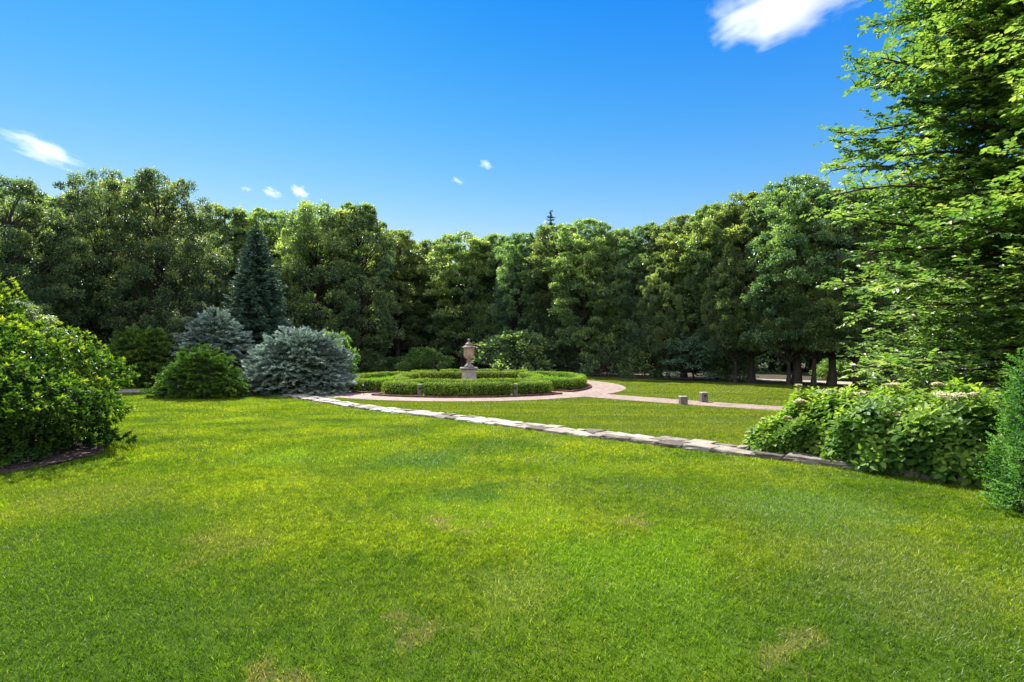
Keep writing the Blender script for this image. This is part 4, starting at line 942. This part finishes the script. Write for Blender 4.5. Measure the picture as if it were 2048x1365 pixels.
# ------------------------------------------------------------------ hydrangeas on the wall
def hydrangea(p, rx, ry, h, label, seed, shoots=420, heads=(), rz=0):
    shoots = int(shoots * 1.1)
    r = rng_(seed); root = empty('hydrangea', (p[0], p[1], gh(*p)), rz); tag(root, label, 'shrub', 'hydrangeas above the stone wall'); b = MB(); w_ = MB()
    d = rdir(r, shoots * 3); d = d[d[:, 2] > -.35][:shoots]; ph = r.uniform(0, 6, 5)
    k = 1 + .12 * np.sin(d[:, 0] * 6 + ph[0]) + .12 * np.sin(d[:, 1] * 7 + ph[1] + d[:, 2] * 4)
    T = d * (k * (1 - r.uniform(0, 1, len(d)) ** 2 * .4))[:, None] * [rx, ry, h * .68] + [0, 0, h * .32]; T[:, 2] = np.maximum(T[:, 2], .1)
    Ps, Ds, Ns, Ls, Ts = [], [], [], [], []
    for i, tp in enumerate(T):
        ax = nrm(d[i] + [0, 0, .8] + r.normal(0, .25, 3)); s1 = nrm(np.cross(ax, r.normal(size=3))); s2 = np.cross(ax, s1); yo = r.normal(0, .08)
        if i % 9 == 0: limb(w_, (tp[0] * .25, tp[1] * .25, 0), tp - ax * .03, .012, .006, r, 5, .08, 5)
        for lv in range(5):
            c = tp - ax * lv * .055; a0 = lv * math.pi / 2 + r.uniform(-.3, .3)
            for e in (0, math.pi):
                sd_ = s1 * math.cos(a0 + e) + s2 * math.sin(a0 + e); dr = nrm(sd_ + ax * (.75 - lv * .18) + [0, 0, .05])
                Ps.append(c + sd_ * .02); Ds.append(dr); Ns.append(ax + sd_ * -.3 + r.normal(0, .15, 3) + [0, 0, .3]); Ls.append((.06, .10, .125, .135, .13)[lv] * r.uniform(.85, 1.2))
                Ts.append(.66 - lv * .13 + yo + r.normal(0, .07) + .12 * d[i][2])
    Ps = np.array(Ps); L = np.array(Ls); v, f = leafset(Ps, np.array(Ds), np.array(Ns), L, L * .66, .28, 1, .16)
    b.add(v, f, np.repeat(np.clip(Ts, 0, 1), 2))
    n = 1800; di = rdir(r, n); Pi = di * r.uniform(.3, .8, n)[:, None] * [rx, ry, h * .6] + [0, 0, h * .35]; Pi[:, 2] = np.maximum(Pi[:, 2], .05)
    v, f = leafset(Pi, rdir(r, n), rdir(r, n) + [0, 0, .8], .12, .08, .3); b.add(v, f, np.clip(r.normal(.12, .08, n), 0, 1))  # inner leaves tinted dark, painted shade between the shoots
    b.build('foliage', M_hydr, root); w_.build('stems', M_stem, root)
    top_ = T[(T[:, 2] > h * .72)]; heads = list(heads) + [(q_[0], q_[1], q_[2] + .05, r.uniform(.04, .075)) for q_ in top_[r.permutation(len(top_))[:4]]]
    for (hx, hy, hz, hr) in heads:
        g = MB(); n = 520; q = np.sqrt(r.uniform(0, 1, n)); a = r.uniform(0, 6.3, n)
        kc = r.integers(0, 8, n); cc_ = np.clip(r.normal(0, .45, (8, 2)), -.7, .7) * hr; cz_ = r.normal(0, .12, 8) * hr
        P = np.stack([hx + cc_[kc, 0] + q * hr * .45 * np.cos(a), hy + cc_[kc, 1] + q * hr * .45 * np.sin(a), hz + .02 + cz_[kc] - .22 * hr * q ** 2 + r.normal(0, .007, n)], 1)
        v, f = leafset(P, np.c_[rdir(r, n)[:, :2], np.full(n, .2)], np.c_[r.normal(0, .3, (n, 2)), np.ones(n)], .024, .022, .1); g.add(v, f, r.uniform(0, 1, n))
        for q in range(9):
            a = r.uniform(0, 6.3); g.tube([(hx, hy, hz - .14), (hx + hr * .7 * math.cos(a), hy + hr * .7 * math.sin(a), hz - .01)], .003, 4, .2)
        g.build('flower_head', M_cream, root)
    return root
hyd = []
def wpos(s, t): return tuple(WA + WD * s + WN * t)
hydrangea(wpos(23.85, .35), .5, .5, .6, 'smallest hydrangea, low over the end of the sunlit wall', 401, 330)
hydrangea(wpos(24.5, .6), .8, .75, .98, 'hydrangea with two cream flower heads on its upper left', 402, 620, [(-.42, .1, .86, .11), (.0, -.1, 1.0, .11), (.3, -.3, .88, .07)])
hydrangea(wpos(25.3, .35), .85, .85, 1.12, 'hydrangea in the middle of the row over the dark wall', 403, 700, [(-.15, -.5, .78, .12), (.2, .1, 1.14, .10), (-.3, .1, 1.0, .08), (.35, -.35, .95, .07)])
hydrangea(wpos(26.2, .35), .9, .85, 1.12, 'hydrangea with the widest cream flower head, next to the fine leaved shrub', 404, 720, [(-.3, -.2, 1.05, .19), (.2, -.42, .92, .13), (.1, .3, 1.15, .1), (-.1, -.7, .6, .09)])
hydrangea(wpos(27.3, .7), .8, .85, 1.15, 'last hydrangea, mostly hidden behind the fine leaved shrub', 405, 500)

# ------------------------------------------------------------------ near maple at the right
def near_tree():
    r = rng_(501); px, py = 13.9, 12.4; z = gh(px, py); root = empty('maple_tree', (px, py, z))
    tag(root, 'large near maple spreading its leafy branches in from the right picture edge', 'tree'); b = MB(); w_ = MB(); H = 15.5
    tp = np.array([(0, 0, -.2), (.05, 0, 1.5), (-.05, .05, 4), (.1, .1, 7), (0, .0, 10), (.1, 0, 13), (.1, 0, 15)], float); w_.tube(tp, [.42, .33, .28, .22, .16, .09, .03], 12)
    Ps, Ds, Ns, Ts, Ls = [], [], [], [], []
    nb = 250
    for k in range(nb):
        t = (k + r.random()) / nb; zt = .9 + 13.2 * t ** .92; a = r.uniform(0, 2 * math.pi)
        # more limbs on the camera-left half, where the picture looks
        if r.random() < .55: a = math.pi + r.uniform(-1.15, 1.0)
        R = np.interp(zt, [0.5, 2, 4, 5.5, 7, 9, 12, 15], [5.2, 6.4, 6.0, 6.2, 5.5, 5.0, 3.4, 1.2]) * r.uniform(.72, 1.06)
        dirn = np.array([math.cos(a), math.sin(a), 0]); side = np.array([-math.sin(a), math.cos(a), 0]); rise = np.interp(zt, [0, 3, 8, 14], [-.10, .06, .22, .5]) * R
        s = np.linspace(0, 1, 12); cur = r.normal(0, .09) * R; wv = r.uniform(0, 6, 2)
        P = np.outer(s * R, dirn) + np.outer(cur * np.sin(s * math.pi), side) + np.c_[0 * s, 0 * s, zt + rise * s - .05 * R * s ** 2 * 1.2 + .035 * R * np.sin(s * 7 + wv[0]) * s]
        w_.tube(P, .065 * (1 - s * .85) + .004, 6)
        nsub = int(R * 5)
        for j in range(nsub):
            ss = .22 + .78 * (j + r.random()) / nsub; p0 = np.array([np.interp(ss, s, P[:, c]) for c in range(3)]); sg = 1 if j % 2 else -1
            ln = (.35 + 1.25 * (1 - ss) ** .7) * r.uniform(.6, 1.2); d2 = nrm(dirn * r.uniform(.55, .95) + side * sg * r.uniform(.5, 1.0) + [0, 0, r.uniform(-.35, .6)])
            q = np.linspace(0, 1, 4)[:, None]; P2 = p0 + d2 * ln * q + [0, 0, 1] * (-.10 * ln * q ** 2); w_.tube(P2, [.014, .01, .007, .004], 4)
            nt = max(2, int(ln / .14))
            for m_ in range(nt):
                u_ = (m_ + r.random()) / nt; p1 = p0 + d2 * ln * u_ + [0, 0, -.10 * ln * u_ ** 2]; s2 = nrm(np.cross(d2, [0, 0, 1.]))
                d3 = nrm(d2 * .7 + s2 * (1 if m_ % 2 else -1) * r.uniform(.3, 1) + [0, 0, r.uniform(-.4, .55)]); l3 = r.uniform(.14, .34)
                tone = r.normal(0, .12) + (.10 * ss)
                for g_ in range(6):
                    c = p1 + d3 * l3 * (g_ + .5) / 6; sgn = 1 if g_ % 2 else -1; s3 = nrm(np.cross(d3, [0, 0, 1.]))
                    Ps.append(c); Ds.append(d3 * .6 + s3 * sgn * .8 + [0, 0, r.uniform(-.35, .25)]); Ns.append([r.normal(0, .4), r.normal(0, .4), 1]); Ts.append(.49 + tone + r.normal(0, .08)); Ls.append(r.uniform(.085, .145))
    L = np.array(Ls); v, f = leafset(np.array(Ps), np.array(Ds), np.array(Ns), L, L * .68, .25, 1, .15); b.add(v, f, np.repeat(np.clip(Ts, 0, 1), 2))
    print('maple leaves', len(L))
    b.build('crown', M_maple, root); w_.build('trunk', M_bark, root, smooth=True)
near_tree()

# ------------------------------------------------------------------ grass
def in_poly_lawn(x, y, m=0.0):
    """True where grass grows, m = margin kept from anything else"""
    s, t = wall_st(x, y); ok = ~((np.abs(t) < .26 + m) & (s > -.3))
    ok &= np.hypot(x - CX, y - CY) > R_PAVE + m
    P0, P1 = np.array(PATH_R[0]), np.array(PATH_R[1])
    for A, B, wd in ((P0, P1, 1.75), (np.array((CX - 5.2, CY - 4.6)), np.array((-8.6, 24.2)), 2.2), (np.array((-9.4, 24.9)), np.array((-12.5, 27.0)), 1.9),
                     (np.array((-12.5, 27.0)), np.array((-17, 27.6)), 1.9), (np.array((-17, 27.6)), np.array((-24, 26.6)), 1.9), (WA + WD * 24.3 + WN * 1.0, WA + WD * 30 + WN * 1.0, 1.7)):
        d = B - A; q = np.clip(((x - A[0]) * d[0] + (y - A[1]) * d[1]) / (d @ d), 0, 1); ok &= np.hypot(x - A[0] - q * d[0], y - A[1] - q * d[1]) > wd / 2 + m
    ok &= ((x - SHX) / (2.58 + m)) ** 2 + ((y - SHY + .15) / (2.11 + m)) ** 2 > 1
    ok &= y < np.interp(x, TL[:, 0], TL[:, 1]) - m
    return ok
def grass():
    r = rng_(900); Vs, Fq, Ft, tq, tt = [], [], [], [], []; n0 = 0; flags = []
    LOD = [(1.0, 12500, .031, .0040), (.25, 780, .031, .0040), (1.0, 5200, .036, .0065), (.25, 330, .036, .0068), (1.0, 2100, .038, .013), (.25, 140, .036, .013)]
    for k, (sz, n, hh, wd) in enumerate(LOD):
        B = np.c_[r.uniform(-sz / 2, sz / 2, (n, 2)), np.full(n, -.004)]
        # blades gather in small tufts
        nt = n // 14; tc = r.uniform(-sz / 2, sz / 2, (nt, 2)); g = r.integers(0, nt, n); use = r.random(n) < .5; B[use, :2] = tc[g[use]] + r.normal(0, .012, (use.sum(), 2))
        lean = r.normal(0, .42, (n, 2)) + [.1, -.12]; D = nrm(np.c_[lean, np.ones(n)]); H = hh * r.gamma(9, 1 / 9, n); a = r.uniform(0, 6.3, n); S = np.c_[np.cos(a), np.sin(a), 0 * a] * wd
        bend = np.c_[nrm(lean + r.normal(0, .2, (n, 2))), 0 * a] * (H * r.uniform(.1, .55, n))[:, None]
        M_ = B + D * (H * .55)[:, None] + bend * .25; T = B + D * (H * r.uniform(.8, 1, n))[:, None] + bend
        V = np.stack([B - S / 2, B + S / 2, M_ + S * .42, M_ - S * .42, T], 1).reshape(-1, 3); b = n0 + np.arange(n)[:, None] * 5
        Fq.append(b + [0, 1, 2, 3]); Ft.append(b + [3, 2, 4]); Vs.append(V); n0 += len(V); flags.append(np.full(len(V), k))
        t = np.clip(r.normal(.5, .23, n), 0, .93); t[r.random(n) < .035] = 1.0; tq.append(t); tt.append(t)
    # instance points
    pts, pk = [], []
    def cells(sz, x0, x1, y0, y1):
        xs = np.arange(x0, x1, sz) + sz / 2; ys = np.arange(y0, y1, sz) + sz / 2; A, B = np.meshgrid(xs, ys); return A.ravel(), B.ravel()
    for (y0, y1, kb) in ((-3, 8, 0), (8, 16, 2), (16, 48, 4)):
        x, y = cells(1.0, -50, 50, y0, y1); vis = (np.abs(x) < np.maximum(y, 0) * .98 + 6.5); x, y = x[vis], y[vis]
        full = np.ones(len(x), bool)
        for dx in (-.55, 0, .55):
            for dy in (-.55, 0, .55): full &= in_poly_lawn(x + dx, y + dy)
        pts.append(np.c_[x[full], y[full]]); pk.append(np.full(full.sum(), kb))
        xe, ye = x[~full], y[~full]
        for i in range(4):
            for j in range(4):
                a, b = xe + (i - 1.5) * .25, ye + (j - 1.5) * .25; ok = in_poly_lawn(a, b, .09); pts.append(np.c_[a[ok], b[ok]]); pk.append(np.full(ok.sum(), kb + 1))
    XY = np.concatenate(pts); K = np.concatenate(pk); m = len(XY); e = .2
    gxd = (ground(XY[:, 0] + e, XY[:, 1]) - ground(XY[:, 0] - e, XY[:, 1])) / (2 * e); gyd = (ground(XY[:, 0], XY[:, 1] + e) - ground(XY[:, 0], XY[:, 1] - e)) / (2 * e)
    IP = np.c_[XY, ground(XY[:, 0], XY[:, 1])]; rq = r.integers(0, 4, m) * (math.pi / 2)
    # euler XYZ = Rz*Ry*Rx acting in that order: spin first on the other side, so store tilt for the spun tile
    import mathutils
    rot = np.zeros((m, 3), np.float32)
    for i in range(m):
        nz = mathutils.Vector((-gxd[i], -gyd[i], 1)).normalized(); q = mathutils.Vector((0, 0, 1)).rotation_difference(nz) @ mathutils.Quaternion((0, 0, 1), rq[i]); rot[i] = q.to_euler()
    V = np.concatenate(Vs + [IP]).astype(np.float32); flag = np.concatenate(flags + [K + 100]).astype(int)
    Fq = np.concatenate(Fq); Ft = np.concatenate(Ft); L = np.concatenate([Fq.ravel(), Ft.ravel()]).astype(np.int32)
    S = np.concatenate([np.arange(len(Fq)) * 4, len(Fq) * 4 + np.arange(len(Ft)) * 3]).astype(np.int32)
    me = bpy.data.meshes.new('grass'); me.vertices.add(len(V)); me.vertices.foreach_set('co', V.ravel()); me.loops.add(len(L)); me.loops.foreach_set('vertex_index', L)
    me.polygons.add(len(S)); me.polygons.foreach_set('loop_start', S); a = me.attributes.new('tint', 'FLOAT', 'FACE'); a.data.foreach_set('value', np.concatenate(tq + tt).astype(np.float32))
    me.update(calc_edges=True); me.materials.append(M_blade)
    R_ = np.zeros((len(V), 3), np.float32); R_[-m:] = rot; a = me.attributes.new('spin', 'FLOAT_VECTOR', 'POINT'); a.data.foreach_set('vector', R_.ravel())
    ng = bpy.data.node_groups.new('grass_tiles', 'GeometryNodeTree'); ng.interface.new_socket('Geometry', in_out='INPUT', socket_type='NodeSocketGeometry'); ng.interface.new_socket('Geometry', in_out='OUTPUT', socket_type='NodeSocketGeometry')
    N = ng.nodes; gi = N.new('NodeGroupInput'); go = N.new('NodeGroupOutput'); jn = N.new('GeometryNodeJoinGeometry')
    rt = N.new('GeometryNodeInputNamedAttribute'); rt.data_type = 'FLOAT_VECTOR'; rt.inputs['Name'].default_value = 'spin'
    for k in range(len(LOD)):
        sel = []
        for nm, val in (('tile%d' % k, k), ('at%d' % k, k + 100)):
            a = me.attributes.new(nm, 'BOOLEAN', 'POINT'); a.data.foreach_set('value', flag == val)
            na = N.new('GeometryNodeInputNamedAttribute'); na.data_type = 'BOOLEAN'; na.inputs['Name'].default_value = nm
            sp = N.new('GeometryNodeSeparateGeometry'); sp.domain = 'POINT'; ng.links.new(gi.outputs[0], sp.inputs[0]); ng.links.new(na.outputs['Attribute'], sp.inputs['Selection']); sel.append(sp.outputs[0])
        ip = N.new('GeometryNodeInstanceOnPoints'); ng.links.new(sel[1], ip.inputs['Points']); ng.links.new(sel[0], ip.inputs['Instance']); ng.links.new(rt.outputs['Attribute'], ip.inputs['Rotation']); ng.links.new(ip.outputs[0], jn.inputs[0])
    ng.links.new(jn.outputs[0], go.inputs[0])
    o = bpy.data.objects.new('grass', me); sc.collection.objects.link(o); md = o.modifiers.new('tiles', 'NODES'); md.node_group = ng
    tag(o, 'short green lawn grass with dry and lush patches', 'grass', kind='stuff'); print('grass tiles', m)
grass()

# ------------------------------------------------------------------ clouds
def cloud_mat(name, dens, sc_, thr, seed):
    m, N, Lk, o = mat(name); tc = N.new('ShaderNodeTexCoord'); mp = N.new('ShaderNodeMapping'); Lk.new(tc.outputs['Object'], mp.inputs['Vector']); mp.inputs['Location'].default_value = (seed, seed * .7, 0)
    ns = noise(N, Lk, mp.outputs[0], sc_, 7, .62, .3)
    ln = N.new('ShaderNodeVectorMath'); ln.operation = 'LENGTH'; Lk.new(tc.outputs['Object'], ln.inputs[0])
    f = math_(N, Lk, 'SUBTRACT', 1.0, math_(N, Lk, 'POWER', ln.outputs['Value'], 1.6)); f = math_(N, Lk, 'ADD', math_(N, Lk, 'MULTIPLY', ns, 3.2), math_(N, Lk, 'MULTIPLY', f, .95))
    f = math_(N, Lk, 'MULTIPLY', math_(N, Lk, 'SUBTRACT', f, thr), dens * .8); f = math_(N, Lk, 'MINIMUM', math_(N, Lk, 'MAXIMUM', f, 0.0), dens)
    v = N.new('ShaderNodeVolumePrincipled'); v.inputs['Color'].default_value = (.97, .97, .97, 1); v.inputs['Anisotropy'].default_value = 0.0; Lk.new(f, v.inputs['Density']); Lk.new(v.outputs[0], o.inputs['Volume']); return m
def cloud(u, v, wpx, hpx, rot, label, dens, sc_, thr, seed, D=900):
    k = D / F; b = MB(); th = np.linspace(0, math.pi, 9); ph = np.arange(14) / 14 * 2 * math.pi
    V = np.array([[math.sin(t) * math.cos(p), math.sin(t) * math.sin(p), math.cos(t)] for t in th for p in ph]); i = np.arange(8)[:, None] * 14; j = np.arange(14)[None]; jn = (j + 1) % 14
    b.add(V, np.stack([i + j, i + 14 + j, i + 14 + jn, i + jn], -1).reshape(-1, 4)); o = b.build('cloud', cloud_mat('cloud_vapour', dens, sc_, thr, seed))
    o.location = ((u - 1024) * k, D, EYE - (v - HV) * k); o.scale = (wpx / 2 * k, hpx * k * .8, hpx / 2 * k); o.rotation_euler = (0, rot, 0); tag(o, label, 'cloud')
cloud(1592, -10, 400, 170, -.30, 'largest white cloud, cut by the top edge right of centre', .028, 1.5, 1.9, 3)
cloud(78, 298, 210, 62, .33, 'white wispy cloud at the left edge above the tall dark trees', .035, 1.9, 1.98, 9)
cloud(543, 385, 44, 26, .35, 'small cloud puff above the conical spruce, middle of three', .09, 1.6, 2.0, 12)
cloud(600, 384, 50, 30, .35, 'small cloud puff above the conical spruce, rightmost of three', .09, 1.6, 2.0, 16)
cloud(490, 377, 34, 16, .35, 'faint small cloud puff above the conical spruce, leftmost of three', .08, 1.6, 2.1, 21)
cloud(915, 361, 38, 18, .35, 'tiny cloud wisp above the urn, the lower of two', .10, 1.6, 2.1, 26)
cloud(973, 330, 40, 22, .2, 'tiny cloud wisp above the urn, the upper of two', .09, 1.6, 2.0, 31)
